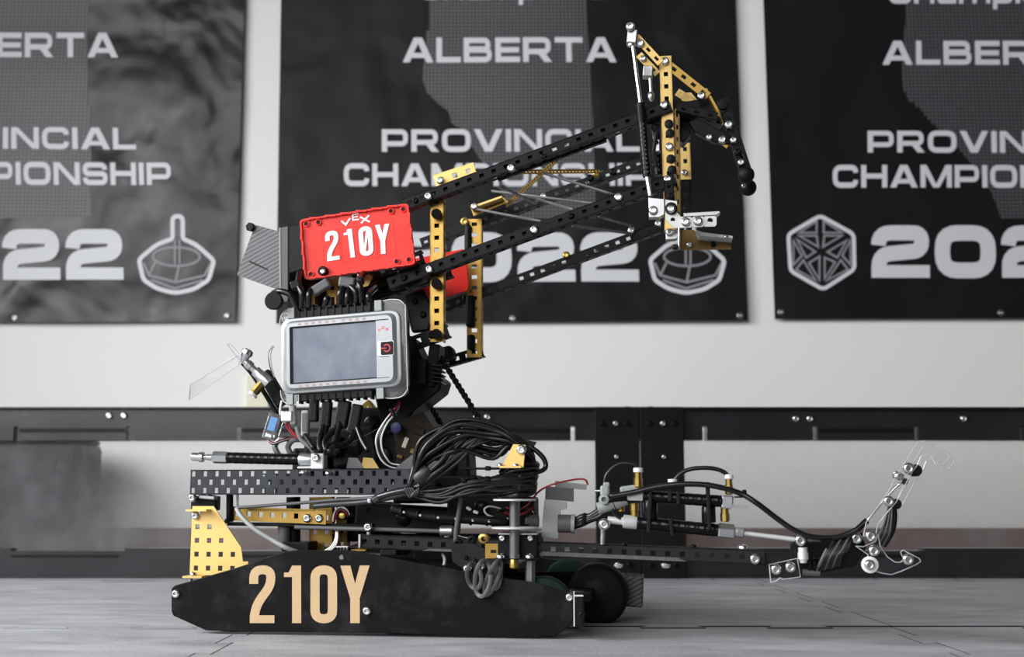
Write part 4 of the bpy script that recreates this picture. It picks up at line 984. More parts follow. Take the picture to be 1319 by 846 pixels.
# twisted cords down from the mast
def rope(pts, r=0.0024):
    P = [V(p) for p in pts]; a, b = P[0], P[-1]; u = (b - a).normalized(); t = u.orthogonal().normalized(); q = u.cross(t); L = (b - a).length
    n = int(L / 0.0028); root_ = None
    for ph in (0, math.pi):
        pp = []
        for i in range(n + 1):
            s = i / n; g = s * L / 0.013 * 2 * math.pi + ph
            pp.append(a + (b - a) * s + (t * math.cos(g) + q * math.sin(g)) * r * 0.62)
        o = MB().tube(pp, r * .8, 6, 2).build('twisted_cord' if root_ is None else 'cord_strand', 'black_rubber', robot if root_ is None else root_, smooth=True)
        root_ = root_ or o
rope([R(555, 440, .11), R(619, 542, .08)]); rope([R(550, 515, .16), R(568, 546, .15)])

# ---- end tower: two gold uprights with crossed bell cranks
T = 0.056
TN = N + .004
tn = ch_px('gold_post', 857, 72, 864, 296, TN, 'gold_plate', 16, 0.0127, rows=1)
for x, y in ((856.5, 79), (862, 189)): washer_screw(tn, x, y, TN)
slab('post_liner', [(850, 74), (864, 74), (871, 294), (857, 294)], TN + .0045, .004, 'black_plastic', tn)
for x, y in ((861.5, 160), (863, 172), (864, 205), (865.5, 219)):
    MB().lathe(R(x, y, TN - .0004), RN, [(0, .0044), (.002, .0044), (.0025, .0034)], 14).build('black_spacer', 'black_plastic', tn, smooth='auto')
tf = ch_px('gold_post', 882, 184, 883.5, 231, F - 0.03, 'gold_plate', 14, 0.010); washer_screw(tf, 881.5, 222, F - .031, .0036); 
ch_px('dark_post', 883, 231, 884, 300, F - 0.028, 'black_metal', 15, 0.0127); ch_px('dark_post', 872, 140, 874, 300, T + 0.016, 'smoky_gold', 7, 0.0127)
ch_px('dark_post', 846, 140, 846, 160, T + 0.02, 'black_metal', 26, 0.0127)
ch_px('dark_post', 861, 232, 863, 262, T - 0.002, 'black_metal', 13, 0.0127)
for x, y in ((863.5, 252), (884, 268)): screw(tf, R(x, y, T - .006), r=.003, m='black_metal')
# bell cranks
def crank(x0, y0, x1, y1, off, m='gold_plate', w_=10): return bar('bell_crank', R(x0, y0, off), R(x1, y1, off), m, robot, w_ * MPP, pitch=0.0127, hole=0.42)
c1 = crank(819.5, 47, 851, 81, T + .004); c2 = crank(862, 84, 912, 124, T + .018, 'gold', 12); c3 = crank(823, 70, 847, 95, T + .05); c4 = crank(872, 118, 908, 140, T + .07, 'gold_plate', 11)
c5 = slab('crank_gusset', [(874, 120), (890, 119), (906, 138), (880, 132)], T + .07, .0016, 'gold_plate')
washer_screw(c1, 825, 56, T + .004, .0042); washer_screw(c2, 903.5, 123.5, T + .017, .0042); washer_screw(c3, 828.5, 75.5, T + .05, .0036)
slab('gold_strip', [(907.5, 114.5), (910.5, 113.5), (934, 156), (931, 157.5)], T + .02, .010, 'gold')
# pistons that drive the cranks
def clevis(x, y, w_, h, off, ang): return block('clevis', x, y, off, w_, h, 0.011, 'aluminium', ang=ang, bevel=.0008)
k1 = clevis(814, 46, 13, 19, T - .004, -7); screw(k1, R(812, 34.5, T - .006), r=.0046); MB().cyl(R(812, 34.5, T + .006), R(812, 34.5, T - .004), .0040, 14).build('clevis_pin', 'steel', k1, smooth='auto')
MB().lathe(R(813, 57, T + .001), -ez, [(0, .0036), (.002, .0036), (.0024, .0024)], 12).build('clevis_nut', 'steel', k1, smooth='auto')
rod('piston_rod', R(815, 57, T + .001), R(825.5, 137, T + .001), .0021, 'steel'); 
pc1, u = cylinder(R(827, 156, T + .004), R(833.5, 228, T + .004), .0042, 12, 'air_cylinder'); MB().cyl(R(825, 133, T + .003), R(827, 157, T + .004), .0046, 14).build('barrel_cap', 'black_metal', pc1, smooth='auto')
rod('barrel_foot', R(833.5, 226, T + .004), R(838, 252, T + .004), .0026, 'aluminium', pc1)
k2 = clevis(834.5, 91, 13, 15, T + .045, -5); rod('piston_rod', R(837.5, 100, T + .05), R(839, 128, T + .05), .0018, 'steel')
MB().lathe(R(838.5, 118, T + .05), -ez, [(0, .0015), (.002, .0032), (.006, .0036), (.010, .0016)], 12).build('rod_joint', 'steel', k2, smooth='auto')
pc2, u = cylinder(R(842, 140, T + .05), R(848, 226, T + .05), .0046, 12, 'air_cylinder')
block('valve_fitting', 846, 187, T + .03, 9, 18, .008, 'aluminium', pc2); screw(pc2, R(846, 183, T + .029), r=.002, m='black_metal')
cable('air_line', C3((843, 150, T + .04), (840, 165, T + .035), (846, 178, T + .03)), .0016); cable('air_line', C3((852, 150, T + .02), (846, 170, T + .025), (842, 196, T + .03), (846, 215, T + .035)), .0020)
k3 = slab('lower_clevis', [(835, 254), (856, 256), (856, 276), (849, 280), (836, 280)], T + .002, .010, 'aluminium', bevel=.0006); washer_screw(k3, 841.5, 271, T + .002, .0045)
# silver hook brackets below
hb = slab('hook_bracket', [(857, 257), (872, 259), (872, 273), (877, 279), (890, 279.5), (891.5, 281), (893, 279.3), (905, 278.8), (906.5, 280.3), (908, 278.6), (921, 278), (923, 280), (923, 289), (921, 291.5), (908, 291.8), (906.5, 290.5), (905, 292), (893, 292.6), (891.5, 291), (890, 292.8), (857, 294)], T - .004, .0014, 'bright_plate')
slab('bracket_lip', [(880, 274), (927, 271.5), (928, 273.5), (923, 277), (881, 279)], T - .002, .012, 'aluminium', hb, bevel=.0005)
for x, y in ((883, 285.7), (899, 284.8)): washer_screw(hb, x, y, T - .004, .0046)
for x, y, r_ in ((866.5, 283, .0022), (914.5, 284, .0026)): MB().cyl(R(x, y, T - .0043), R(x, y, T - .003), r_, 12).build('bracket_hole', 'black_plastic', hb)
slab('gold_corner', [(857, 283), (867, 294), (857, 294.4)], T - .0048, .0006, 'gold_plate', hb)
MB().lathe(R(864.5, 269, T - .004), RN, [(0, .006), (.003, .006), (.0035, .0045)], 14).build('black_washer', 'black_plastic', hb, smooth='auto'); screw(hb, R(864.5, 269, T - .0085), r=.0040)
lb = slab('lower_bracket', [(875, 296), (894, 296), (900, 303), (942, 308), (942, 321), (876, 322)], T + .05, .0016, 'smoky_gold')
slab('bracket_lip', [(897, 296), (906, 299), (944, 303.5), (944, 307), (901, 303.5)], T + .03, .022, 'bright_plate', lb, bevel=.0005)
for x, y in ((888, 315), (918.5, 314.5)): screw(lb, R(x, y, T + .049), r=.003, m='steel' if x < 900 else 'black_metal')
screw(lb, R(934.5, 305.5, T + .029), ez, .003)
k4 = slab('stop_clevis', [(857, 296), (876, 295), (876, 304), (870, 308), (858, 308.5)], T + .01, .010, 'aluminium', bevel=.0006); washer_screw(k4, 862.7, 299, T + .01, .004)
rod('stop_pin', R(875, 294, T + .008), R(874.5, 318, T + .008), .0012, 'steel'); block('pin_foot', 870, 317, T + .005, 8, 6, .008, 'black_plastic')
# forearm of the claw: black links and drop bar
l1 = slab('claw_link', [(864, 128), (884, 130), (912, 126), (934, 152), (928, 160), (905, 152), (870, 150)], T + .03, .02, 'black_metal', bevel=.001)
l2 = slab('claw_link', [(888, 156), (900, 153), (948, 178), (945, 186), (920, 183), (896, 170)], T + .015, .010, 'black_metal', bevel=.001)
l3 = slab('claw_link', [(866, 150), (892, 148), (890, 172), (880, 184), (868, 176)], T + .04, .02, 'black_plastic', bevel=.001)
ch_px('claw_link', 872, 138, 924, 150, T + .012, wpx=11); 
db = ch_px('drop_bar', 931, 127, 963, 226, T + .004, wpx=15, fl=.008)
cap = slab('bar_cap', [(923, 130), (936, 127), (940, 140), (929, 146)], T + .003, .004, 'black_metal', db)
MB().lathe(R(930.5, 134.5, T + .002), RN, [(0, .0052), (.002, .0052), (.0022, .003)], 14).build('black_washer', 'black_metal', db, smooth='auto')
for x, y, m in ((938.7, 160.6, 'steel'), (930.5, 180, 'steel'), (944.8, 180.3, 'steel'), (954.5, 209, 'steel'), (950, 195, 'black_metal')): washer_screw(db, x, y, T + .002 if x > 932 else T + .013, .0042 if x < 944 else .0034, m)
washer_screw(l1, 920.5, 151.5, T + .03, .0038); washer_screw(l2, 913.5, 176.5, T + .014, .0032)
slab('gold_tip', [(930, 186), (938, 187), (936, 191)], T + .014, .002, 'gold', l2)
def ball(x, y, off):
    c = R(x, y, off); rr = 11.3 * (base(x) + off) / FPX
    return MB().lathe(c + RN * rr, -RN, [(rr * (1 - math.cos(a)), max(1e-5, rr * math.sin(a))) for a in [math.pi * i / 14 for i in range(15)]], 22).build('rubber_ball', 'black_rubber', db, smooth=True)
ball(961, 225, T + .004); ball(963.5, 241.5, T + .03)
bar('ball_link', R(950, 198, T + .02), R(963, 238, T + .03), 'black_metal', db, .009, hole=.3); screw(db, R(958, 239, T + .018), r=.0022, m='steel')
# ================================================================ low front arm with its air cylinders and claw
A0, A1 = 0.024, -0.012
fa = channel('front_arm', R(461, 697, A0), R(985, 718, A1), 'black_dusty', robot, 0.0125, 0.0127, out=False)
for x, y, o in ((972.4, 719.6, A1), (474.6, 679, .03)): washer_screw(fa, x, y, o, .0045)
screw(fa, R(957, 706, A1 + .006), ez, .0045)
for x in (796, 857): screw(fa, R(x, 727, 0.0), -ez, .0045)
for x in (804, 893): screw(fa, R(x, 701.5 if x < 850 else 704, 0.0), ez, .0028, 'black_metal')
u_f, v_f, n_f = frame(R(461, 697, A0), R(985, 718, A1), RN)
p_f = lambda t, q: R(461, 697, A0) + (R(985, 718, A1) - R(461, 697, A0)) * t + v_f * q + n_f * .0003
MB().quad(p_f(.455, -.0061), p_f(.82, -.0061), p_f(.80, -.0030), p_f(.475, -.0024)).build('pale_strip', 'mottled_grey', fa)  # paler mottled strips along the lower part of the arm's web
MB().quad(p_f(.17, -.0061), p_f(.34, -.0061), p_f(.33, -.0036), p_f(.19, -.0040)).build('pale_strip', 'mottled_grey', fa)
block('arm_end_plate', 463, 697, A0 - .002, 3, 17, .012, 'aluminium', fa, bevel=.0004)
# shaft with collar above the arm
rod('steel_shaft', R(380, 679, .04), R(570, 684, .03), .0021, 'dark_grey_plastic')
co = MB().lathe(R(567, 683.5, .03), RU, [(0, .0045), (.0008, .0052), (.0115, .0052), (.0122, .0045)], 16).build('shaft_collar', 'aluminium', robot, smooth='auto'); screw(co, R(576, 691, .025), -ez, .003)
cable('shaft_wire', C3((585, 688, .03), (598, 692, .03), (612, 694, .03)), .0009, 'aluminium')
rod('screw_post', R(475, 676, .03), R(475, 690, .03), .0022, 'steel')
# turntable tube between discs, standing on a black gearbox
def disc(y, rx, off, m='bright_plate'):
    return MB().lathe(R(663, y, off), ez, [(0, rx * MPP * .98), (.0004, rx * MPP), (.0014, rx * MPP), (.0018, rx * MPP * .97)], 30).build('tube_disc', m, robot, smooth='auto')
disc(645, 27, -.004); disc(681, 29, -.004)
rod('turntable_tube', R(663, 719, -.005), R(663, 643, -.005), .0046, 'dull_aluminium', n=18)
gx = block('gearbox', 667, 703, .002, 52, 32, .05, 'black_metal', bevel=.0015)
for x, y in ((647, 693), (683, 693)): screw(gx, R(x, y, .001), r=.0030)
for x in (645, 682): screw(gx, R(x, 718, -.002), ez, .0045)
block('gearbox_top', 667, 687.5, -.001, 50, 2.5, .05, 'aluminium', gx, bevel=.0004); block('gearbox_base', 667, 719.5, -.006, 54, 2.5, .05, 'black_gloss', gx, bevel=.0004)
for x in (648, 680): block('gearbox_slot', x, 712, .0015, 5, 7, .002, 'black_plastic', gx, bevel=.0003)
MB().lathe(R(662, 720.5, -.004), -ez, [(0, .0036), (.003, .0042), (.007, .0042), (.008, .003)], 12).build('brass_nut', 'brass', robot, smooth='auto')
MB().lathe(R(683, 721, .012), -ez, [(0, .0042), (.0006, .0046), (.024, .0046)], 6).build('hex_standoff', 'dull_aluminium', robot)
# valve stubs
def stub(x, y, r, m, inner=True, off=.012):
    o = MB().lathe(R(x, y, off + .012), RN, [(0, r * .8), (.001, r), (.012, r), (.0126, r * .8), (.0128, r * .5), (.006, r * .45)], 14).build('valve_stub', m, robot, smooth='auto'); return o
stub(625.6, 693, .0050, 'brass'); stub(609.5, 695, .0044, 'black_metal'); stub(592, 699, .0044, 'black_metal')
ln = block('lever_block', 589, 709, .012, 9, 14, .012, 'black_plastic', ang=35); screw(ln, R(585, 708, .0115), r=.0024)
vp = slab('valve_plate', [(580, 700), (610, 700), (645, 716), (640, 742), (606, 738), (583, 724)], .009, .003, 'black_dusty', bevel=.0004)
for x, y in ((602.5, 732.6), (619.5, 729.5)): screw(vp, R(x, y, .008), r=.0043)
for x, y in ((600, 718), (612, 722)): screw(vp, R(x, y, .008), r=.0022, m='black_metal')
slab('gold_angle', [(625, 700), (643, 700), (643, 719), (625, 719)], .008, .0016, 'gold'); slab('gold_angle_slot', [(632, 708), (639, 708), (639, 712), (632, 712)], .0077, .0003, 'black_plastic')
cable('clear_hose', C3((570, 713, .026), (573, 720, .024), (572, 728, .022)), .0016, 'grey_plastic')
# grey-black elastic loops hanging on the plate
for k, (cx, rx, ry, dy, tl, m, o) in enumerate(((611, 9, 16, 742, 2, 'elastic_grey', -.004), (622, 10, 23, 745, -2, 'dark_grey_plastic', -.009), (635, 7, 22, 744, -8, 'elastic_grey', -.006), (641, 4, 16, 742, -2, 'elastic_grey', -.003))):
    pts = [R(cx + rx * math.sin(t) + tl * math.cos(t) * -1, dy - ry * math.cos(t), o + .004 * math.sin(2 * t)) for t in [2 * math.pi * i / 12 for i in range(12)]]
    MB().tube(pts, .002, 8, 5, closed=True, flat=(.0010, .0040)).build('elastic_loop', m, robot, smooth=True)

# ribbed hose with pale rivets
hp = C3((505, 655, .03), (522, 660, .028), (545, 665, .026), (575, 667, .024), (605, 669, .022), (637, 671, .022), (652, 672, .025))
hs = cable('ribbed_hose', hp, .0042, 'black_rubber')
for x, y in ((520, 659.5), (541, 663.5), (564, 666.5), (587, 668), (609, 670), (630, 671)): MB().cyl(R(x, y, .0185), R(x, y, .0178), .0012, 8).build('hose_rivet', 'white_plastic', hs); MB().lathe(R(x - 4, y, .025), RU, [(0, .0044), (.0012, .0048), (.002, .0044)], 14).build('hose_rib', 'black_rubber', hs, smooth='auto')
cable('zip_tie', C3((594, 640, .012), (591, 660, .012), (588, 680, .012), (587, 697, .014)), .0022, 'dark_grey_plastic')
for x, y, a_ in ((603.5, 655, -30), (612.5, 659.5, -20)): block('white_clip', x, y, .02, 7, 4, .004, 'white_plastic', ang=a_)
cable('white_loop', C3((655, 668, .03), (640, 667, .03), (628, 663, .03), (624, 656, .03), (631, 652, .032), (645, 655, .04)), .0009, 'cable_white')
cable('red_wire', C3((650, 660, .035), (662, 664, .036), (678, 660, .036), (688, 652, .04)), .0011, 'cable_red'); cable('red_wire', C3((652, 654, .035), (668, 656, .036), (680, 650, .036), (693, 634, .02), (706, 626, .01), (722, 621, .01), (744, 617, .012), (754, 618, .012), (757, 624, .014)), .0009, 'cable_red')
cable('black_wire', C3((640, 658, .04), (660, 655, .045), (683, 656, .045), (690, 664, .04)), .0014)
block('dark_fitting', 684, 671, .03, 16, 10, .01, 'dark_grey_plastic', bevel=.002)

# ---- pale bent bracket and connector
pb = slab('pale_bracket', [(701, 643), (730, 646), (730, 655), (722, 657), (719, 694), (697, 692)], .022, .0025, 'grey_plastic', bevel=.0004)
slab('bracket_top', [(703, 626), (739, 629), (739, 646), (702, 643)], .030, .002, 'dark_grey_plastic', pb); slab('bracket_fin', [(715, 619), (756, 624), (755, 631), (715, 627)], .04, .002, 'grey_plastic', pb)
rod('hose_connector', R(719, 674, .02), R(739, 674.5, .02), .0082, 'dark_grey_plastic', n=18); rod('connector_ring', R(736, 674.4, .02), R(740.5, 674.6, .02), .0086, 'grey_plastic', n=18)
rod('hose_connector', R(694, 671, .03), R(682, 671, .03), .0055, 'dark_grey_plastic', n=14)
for k, d in enumerate((-4, 0, 4)): cable('control_cable', C3((738, 675 + d * .8, .02), (750, 670 + d * 1.1, .018), (760, 667 + d * .6, .014), (772, 661 + d, .012), (786, 650 + d, .01)), .0028)
block('zip_tie', 752, 669, .012, 5, 17, .008, 'black_gloss', ang=-8)

# ---- two stacked cylinders over the arm
G = -0.004
up, u = cylinder(R(828, 639, G), R(930, 645.5, G), 7.3 * MPP, 9, 'air_cylinder')
MB().lathe(R(828, 639, G), -u, [(0, .0056), (.013, .0062), (.0136, .0050)], 4).build('end_cap', 'aluminium', up)
block('end_cap', 937, 646.5, G - .004, 15, 17, .012, 'aluminium', up, ang=-4); slab('clevis_fork', [(941, 649), (965, 651), (963, 655), (941, 655)], G - .004, .004, 'aluminium', up)
rod('barrel_root', R(783, 644, G), R(828, 639.5, G), .0030, 'black_gloss', up)
lo, u = cylinder(R(820.5, 673, G), R(925, 683, G), 7.9 * MPP, 8, 'air_cylinder')
MB().lathe(R(925, 683, G), u, [(0, .0062), (.001, .0068), (.013, .0068), (.014, .006)], 6).build('hex_nut', 'aluminium', lo)
MB().lathe(R(943.5, 685, G), u, [(0, .0032), (.004, .0042), (.009, .0042), (.010, .0026)], 8).build('rod_nut', 'aluminium', lo)
rod('piston_rod', R(944, 685, G), R(1031, 695.5, G), .0021, 'bright_plate', lo); 
MB().lathe(R(820.5, 673, G), -u, [(0, .0056), (.001, .006), (.012, .006), (.0125, .0034), (.026, .0032)], 14).build('end_cap', 'bright_plate', lo, smooth='auto')
screw(lo, R(778.6, 675, G - .006), r=.0050); rod('pivot_post', R(776.5, 679, G), R(776, 701, G), .0022, 'steel', lo)
MB().lathe(R(778.6, 675, G), RN, [(0, .0052), (.005, .0052)], 14).build('pivot_eye', 'aluminium', lo, smooth='auto')
def brass_fit(x, y0, y1, r, off, collar=True, parent=None):
    o = MB().lathe(R(x, y0, off), ez if y1 < y0 else -ez, [(0, r * .7), (.001, r), (abs(y1 - y0) * MPP * .6, r), (abs(y1 - y0) * MPP * .62, r * .85), (abs(y1 - y0) * MPP, r * .85)], 8).build('brass_fitting', 'brass', robot if parent is None else parent, smooth='auto')
    if collar: MB().lathe(R(x, y1, off), ez, [(0, r * .9), (.0005, r * 1.05), (.004, r * 1.05), (.0044, r * .6)], 14).build('white_collar', 'white_plastic', o, smooth='auto')
    return o
brass_fit(822, 628, 608.5, .0041, G, True, up); brass_fit(939.3, 637, 617, .0036, G, True, up)
brass_fit(817, 647, 664, .0041, G, False, lo); brass_fit(934, 672, 655, .0041, G, False, lo); brass_fit(800, 648, 658, .0036, G + .01, False, lo)
cable('air_line', C3((822, 606, G), (818, 599, G), (808, 596.5, G), (797, 597.5, G), (787, 604, G), (780, 614, G), (778.5, 627, G)), .0014)
cable('air_line', C3((939, 614, G), (932, 607.5, G), (920, 603.5, G), (906, 602.5, G), (890, 604, G), (876, 610, G), (868, 620, G)), .0019)
vf = MB().lathe(R(866.5, 626, G), ez, [(0, .0025), (.003, .0028), (.0035, .0042), (.006, .0042), (.0064, .002)], 14).build('air_elbow', 'white_plastic', up, smooth='auto')
cable('long_air_line', C3((786, 639, G - .008), (815, 634, G - .009), (845, 627, G - .010), (875, 623.5, G - .011), (905, 624, G - .011), (930, 628, G - .011), (955, 636, G - .010), (975, 648, A1 - .004), (1000, 667, A1), (1022, 682, A1), (1045, 691, A1), (1075, 692, A1), (1100, 684, A1), (1117, 671, A1)), .0024)
zt = block('tube_clip', 959, 634, G - .012, 6, 7, .006, 'black_gloss'); block('clip_tail', 953, 640, G - .012, 14, 1.6, .003, 'black_gloss', zt)
# spacers and straps that hold the two together
for x, y, h in ((838, 657, 24), (913, 663, 20)):
    MB().lathe(R(x, y + h / 2, G), ez, [(0, .0055), (.001, .0062), (h * MPP - .001, .0062), (h * MPP, .0055)], 14).build('spacer', 'black_gloss', robot, smooth='auto')
for x, y, h, a_ in ((913, 652, 62, 1), (837, 655, 62, -4), (863, 634, 24, 0), (874, 641, 18, 0), (865, 679, 22, 6)): block('zip_tie', x, y, G - .009, 5, h, .012, 'black_rubber', ang=a_, bevel=.0008)
# grey elbows at the rear end
e1 = block('grey_elbow', 779, 632, G - .004, 12, 14, .01, 'grey_plastic', bevel=.002); MB().lathe(R(778, 643, G), RN, [(0, .0045), (.006, .0045), (.0065, .0022), (.002, .002)], 14).build('elbow_eye', 'grey_plastic', e1, smooth='auto')
block('elbow_nub', 781, 624, G - .004, 8, 6, .008, 'grey_plastic', e1, bevel=.001)
rod('grey_sleeve', R(770, 655, G + .004), R(790, 648.5, G + .004), .0055, 'grey_plastic'); rod('grey_sleeve', R(791, 648, G + .004), R(806, 642, G + .004), .0060, 'grey_plastic')
block('grey_block', 812, 634, G - .002, 26, 18, .012, 'grey_plastic', ang=8, bevel=.002); rod('hose_pin', R(766, 632, G), R(773, 632, G), .001, 'steel')
cable('black_wire', C3((788, 655, G - .008), (793, 664, G - .008), (800, 668, G - .008)), .0011)

# ---- wrist, hooks and clear claw
E = A1
ar = slab('wrist_link', [(972, 712), (990, 711), (1012, 722), (1000, 742), (978, 726)], E + .003, .004, 'black_dusty', bevel=.0004)
def clear_part(name, pts, off, th, parent=None, m='clear_plate', er=.0004):
    """clear polycarbonate plate with its bright cut edge as a part of its own"""
    o = slab(name, pts, off, th, m, parent)
    n = len(pts); mb = MB(); P = RP(pts, off - .0002)
    for i in range(n):
        a, b = P[i], P[(i + 1) % n]
        if (b - a).length > 1e-5: mb.cyl(a, b, er, 5)
    if o.parent == robot: mb.build('cut_edge', 'clear_edge', o)
    return o
cp = clear_part('clear_tab', [(990.7, 727), (1027, 719), (1031, 743), (1008, 746), (1005, 744), (1000, 748), (993, 750)], E - .002, .002)
for x, y in ((999.5, 733), (1018, 730)): washer_screw(cp, x, y, E - .002, .0046)
wb = slab('wrist_body', [(1020, 698), (1062, 697), (1110, 690), (1118, 704), (1104, 730), (1062, 738), (1032, 742), (1022, 725)], E + .016, .02, 'black_plastic', bevel=.003)
for k, (x, y) in enumerate(((1040, 726), (1046, 727), (1052, 727))): MB().cyl(R(x, y, E + .006), R(x + 4, y, E + .006), .0062, 12).build('wrist_ring', 'black_gloss', wb, smooth='auto')
MB().cyl(R(1034, 737, E + .005), R(1056, 738, E + .005), .0028, 10).build('wrist_pin', 'dark_grey_plastic', wb, smooth='auto')
nb = slab('rod_joint', [(1024, 690), (1040, 691), (1042, 712), (1026, 711)], E + .006, .004, 'black_metal'); washer_screw(nb, 1031, 695.6, E + .002, .0050)
MB().lathe(R(1034, 705, E), -ez, [(0, .0040), (.004, .0040), (.0045, .0046), (.010, .0046), (.0105, .0034), (.013, .003)], 10).build('joint_sleeve', 'bright_plate', nb, smooth='auto')
washer_screw(wb, 1074, 721, E + .012, .0044)
for k in range(9):
    x = 1056 + k * 3.2; cable('wrap_strand', C3((x - 4 + k % 3, 735 - k * .8, E + .004), (x + 2, 722 - k, E - .001), (x + 9, 708, E - .001), (x + 18, 697 - k * .6, E + .002), (x + 30, 690 - k * .3, E + .008)), .0016, 'cable_black' if k % 3 else 'dark_grey_plastic')
slab('wrist_tab', [(1056, 695), (1072, 694), (1066, 708)], E - .004, .001, 'black_gloss', wb)
cable('steel_wire', C3((1112, 675, E), (1122, 664, E), (1135, 648, E), (1150, 631, E), (1160, 622, E)), .0012, 'steel'); rod('wire_sleeve', R(1104, 682, E), R(1117, 670, E), .0026, 'black_gloss')
# upper clear hook, two plates a hand's width apart
hook = [(1112, 690), (1128, 692), (1130, 676), (1141, 662), (1154, 647), (1172, 613), (1182, 598), (1186, 588), (1198, 585), (1207, 601), (1215, 598), (1222, 590), (1222, 584), (1210, 577), (1190, 568), (1182, 569), (1168, 592), (1155, 611), (1144, 634), (1116, 672)]
ch1 = clear_part('clear_hook', hook, E - .004, .002)
hook2 = [(x + 7, y + 6) for x, y in hook[3:17]]
ch2 = clear_part('clear_hook', [(1146, 666)] + hook2[1:] , E + .022, .002)
washer_screw(ch1, 1170, 602.8, E - .004, .0050); MB().lathe(R(1176, 606, E + .012), RN, [(0, .0052), (.012, .0052)], 16).build('black_roller', 'black_rubber', ch1, smooth='auto'); washer_screw(ch1, 1144.5, 645, E - .004, .0047)
MB().lathe(R(1151, 649, E + .012), RN, [(0, .0045), (.012, .0045)], 16).build('black_roller', 'black_rubber', ch1, smooth='auto')
sw = block('swivel', 1159, 613, E - .001, 12, 9, .01, 'aluminium', ang=-25, bevel=.002); screw(sw, R(1155, 612, E - .002), (-.8, -.4, .4), .0036); block('swivel_end', 1167, 620, E, 6, 8, .008, 'black_plastic', sw, ang=-30)
for k in range(8):
    cable('elastic_strand', C3((1145 + k * .7, 650, E + .004), (1141 + k * 1.2, 668, E + .002 + .001 * (k % 3)), (1134 + k * 1.9, 686, E + .003), (1124 + k * 2.2, 702, E + .006)), .0009, 'cable_black' if k % 3 else 'dark_grey_plastic')
cable('elastic_strand', C3((1151, 650, E + .006), (1152, 666, E + .006), (1149, 684, E + .006), (1138, 703, E + .008)), .0026, 'black_rubber')
# lower jaw
jaw = [(1102, 703), (1112, 704), (1128, 697), (1131, 688), (1134, 704), (1143, 717), (1153, 724), (1160, 724), (1164, 720), (1160, 711), (1163, 708), (1170, 712), (1184, 719), (1186, 723), (1180, 727), (1160, 736), (1148, 740), (1136, 738), (1126, 735), (1117, 726), (1118, 714)]
cj = clear_part('clear_jaw', jaw, E - .006, .002); slab('jaw_inner', [(1120, 700), (1131, 706), (1148, 722), (1162, 725), (1176, 722), (1148, 737), (1126, 734)], E + .004, .003, 'clear_plate', cj)
for x, y, o in ((1103, 693, E + .004), (1121.4, 689.6, E - .004), (1125.6, 708.6, E - .006), (1169.3, 720, E - .006)): washer_screw(cj, x, y, o, .0048)
MB().lathe(R(1120, 727, E - .006), RN, [(0, .0070), (.003, .0070), (.0035, .0062)], 18).build('white_washer', 'white_plastic', cj, smooth='auto'); screw(cj, R(1120, 727, E - .0098), r=.0046)

# ================================================================ cable bundle and the dark middle
rnd = random.Random(3)
knot = (528, 630)
for k in range(17):       # big loops fanning up and over from the knot
    s = k / 16; m = 'cable_black' if k % 8 != 3 else 'cable_dark'; o = .016 - .030 * rnd.random(); j = lambda a: (rnd.random() - .5) * a
    top = 541 + s * 36 + j(8); lx = 530 + s * 16 + j(8)
    cable('bundled_cable', C3((knot[0] - 3 + k % 4 * 1.5, 634 + j(3), .0), (lx + 3 + j(3), 604 - s * 8, o), (lx + 18 + 12 * s + j(8), 570 + s * 16 + j(10), o - .004), (586 + 14 * s + j(14), top + 2, o), (634 + j(20), top + 4 + s * 6 + j(10), o + .004), (668 - s * 8 + j(6), 566 + s * 10 + j(8), o + .006), (684 + j(10), 592 + s * 12, .014), (678 + j(12), 620 + j(6), .016), (640 + j(10), 633 + j(6), .008), (580, 634 + j(8), .002), (knot[0] + 8, 634 + j(3), .0)), .0020 + j(.0005), m)
for k in range(9):       # slanting runs from the knot to the top
    s = k / 8; m = 'cable_black' if k % 4 else 'cable_dark'; j = lambda a: (rnd.random() - .5) * a
    cable('bundled_cable', C3((knot[0] + 2, 637 - s * 12, -.004), (556 + 8 * s + j(8), 622 - s * 26 + j(6), -.009 + j(.008)), (590 + j(14), 594 - s * 24 + j(8), -.006), (624 + j(14), 566 - s * 14 + j(8), -.002), (660 + j(8), 560 + s * 6, .006), (682 + j(6), 580 + s * 10, .012)), .0019 + j(.0004), m)
for k in range(5):
    y = 622 + k * 3.6; q = (rnd.random() - .5) * 14; cable('bundled_cable', C3((knot[0] - 4, 634, -.002), (566, y + 9 - q * .3, -.006), (604, y + q, -.007), (646, y - 8 - q * .5, -.002), (690, y - 14 + 2 * k + q * .5, .006)), .0019, 'cable_black')
for k in range(8):
    q = rnd.random() * 6; cable('coil_turn', C3((640 + q, 604 + k * 5 + q, .012), (664 + q, 604 + k * 5 - q, .003), (688 - k * .8 + q * .4, 600 + k * 5, .014), (686, 596 + k * 5, .03), (660, 594 + k * 5, .04)), .0026 + .0001 * q, 'cable_black')
cable('bundled_cable', C3((676, 572, .012), (690, 580, .012), (700, 590, .012), (703, 600, .012), (698, 606, .010), (680, 611, .006), (650, 616, -.002), (610, 622, -.004)), .0023)
kn = MB().lathe(R(537, 620, -.008), (RU * .7 + ez * .7), [(0, .006), (.003, .0075), (.012, .0075), (.016, .006)], 14).build('bundle_tie', 'cable_dark', robot, smooth='auto')
for k in range(4): MB().tube(C3((522 + k * 3, 628, -.012), (528 + k * 3, 640 - k, -.013), (534 + k * 2, 634 - k * 2, -.013)), .0015, 6).build('tie_turn', 'cable_dark', kn, smooth=True)
for x, y in ((583, 556), (597, 618), (627, 616), (628, 603)): block('zip_head', x, y, -.012, 7, 6, .006, 'black_gloss', kn, bevel=.001)
cable('main_lead', C3((530, 634, -.008), (505, 640, -.004), (480, 645, .004), (455, 648, .012), (425, 650, .03), (404, 652, .04)), .0026, 'cable_dark')
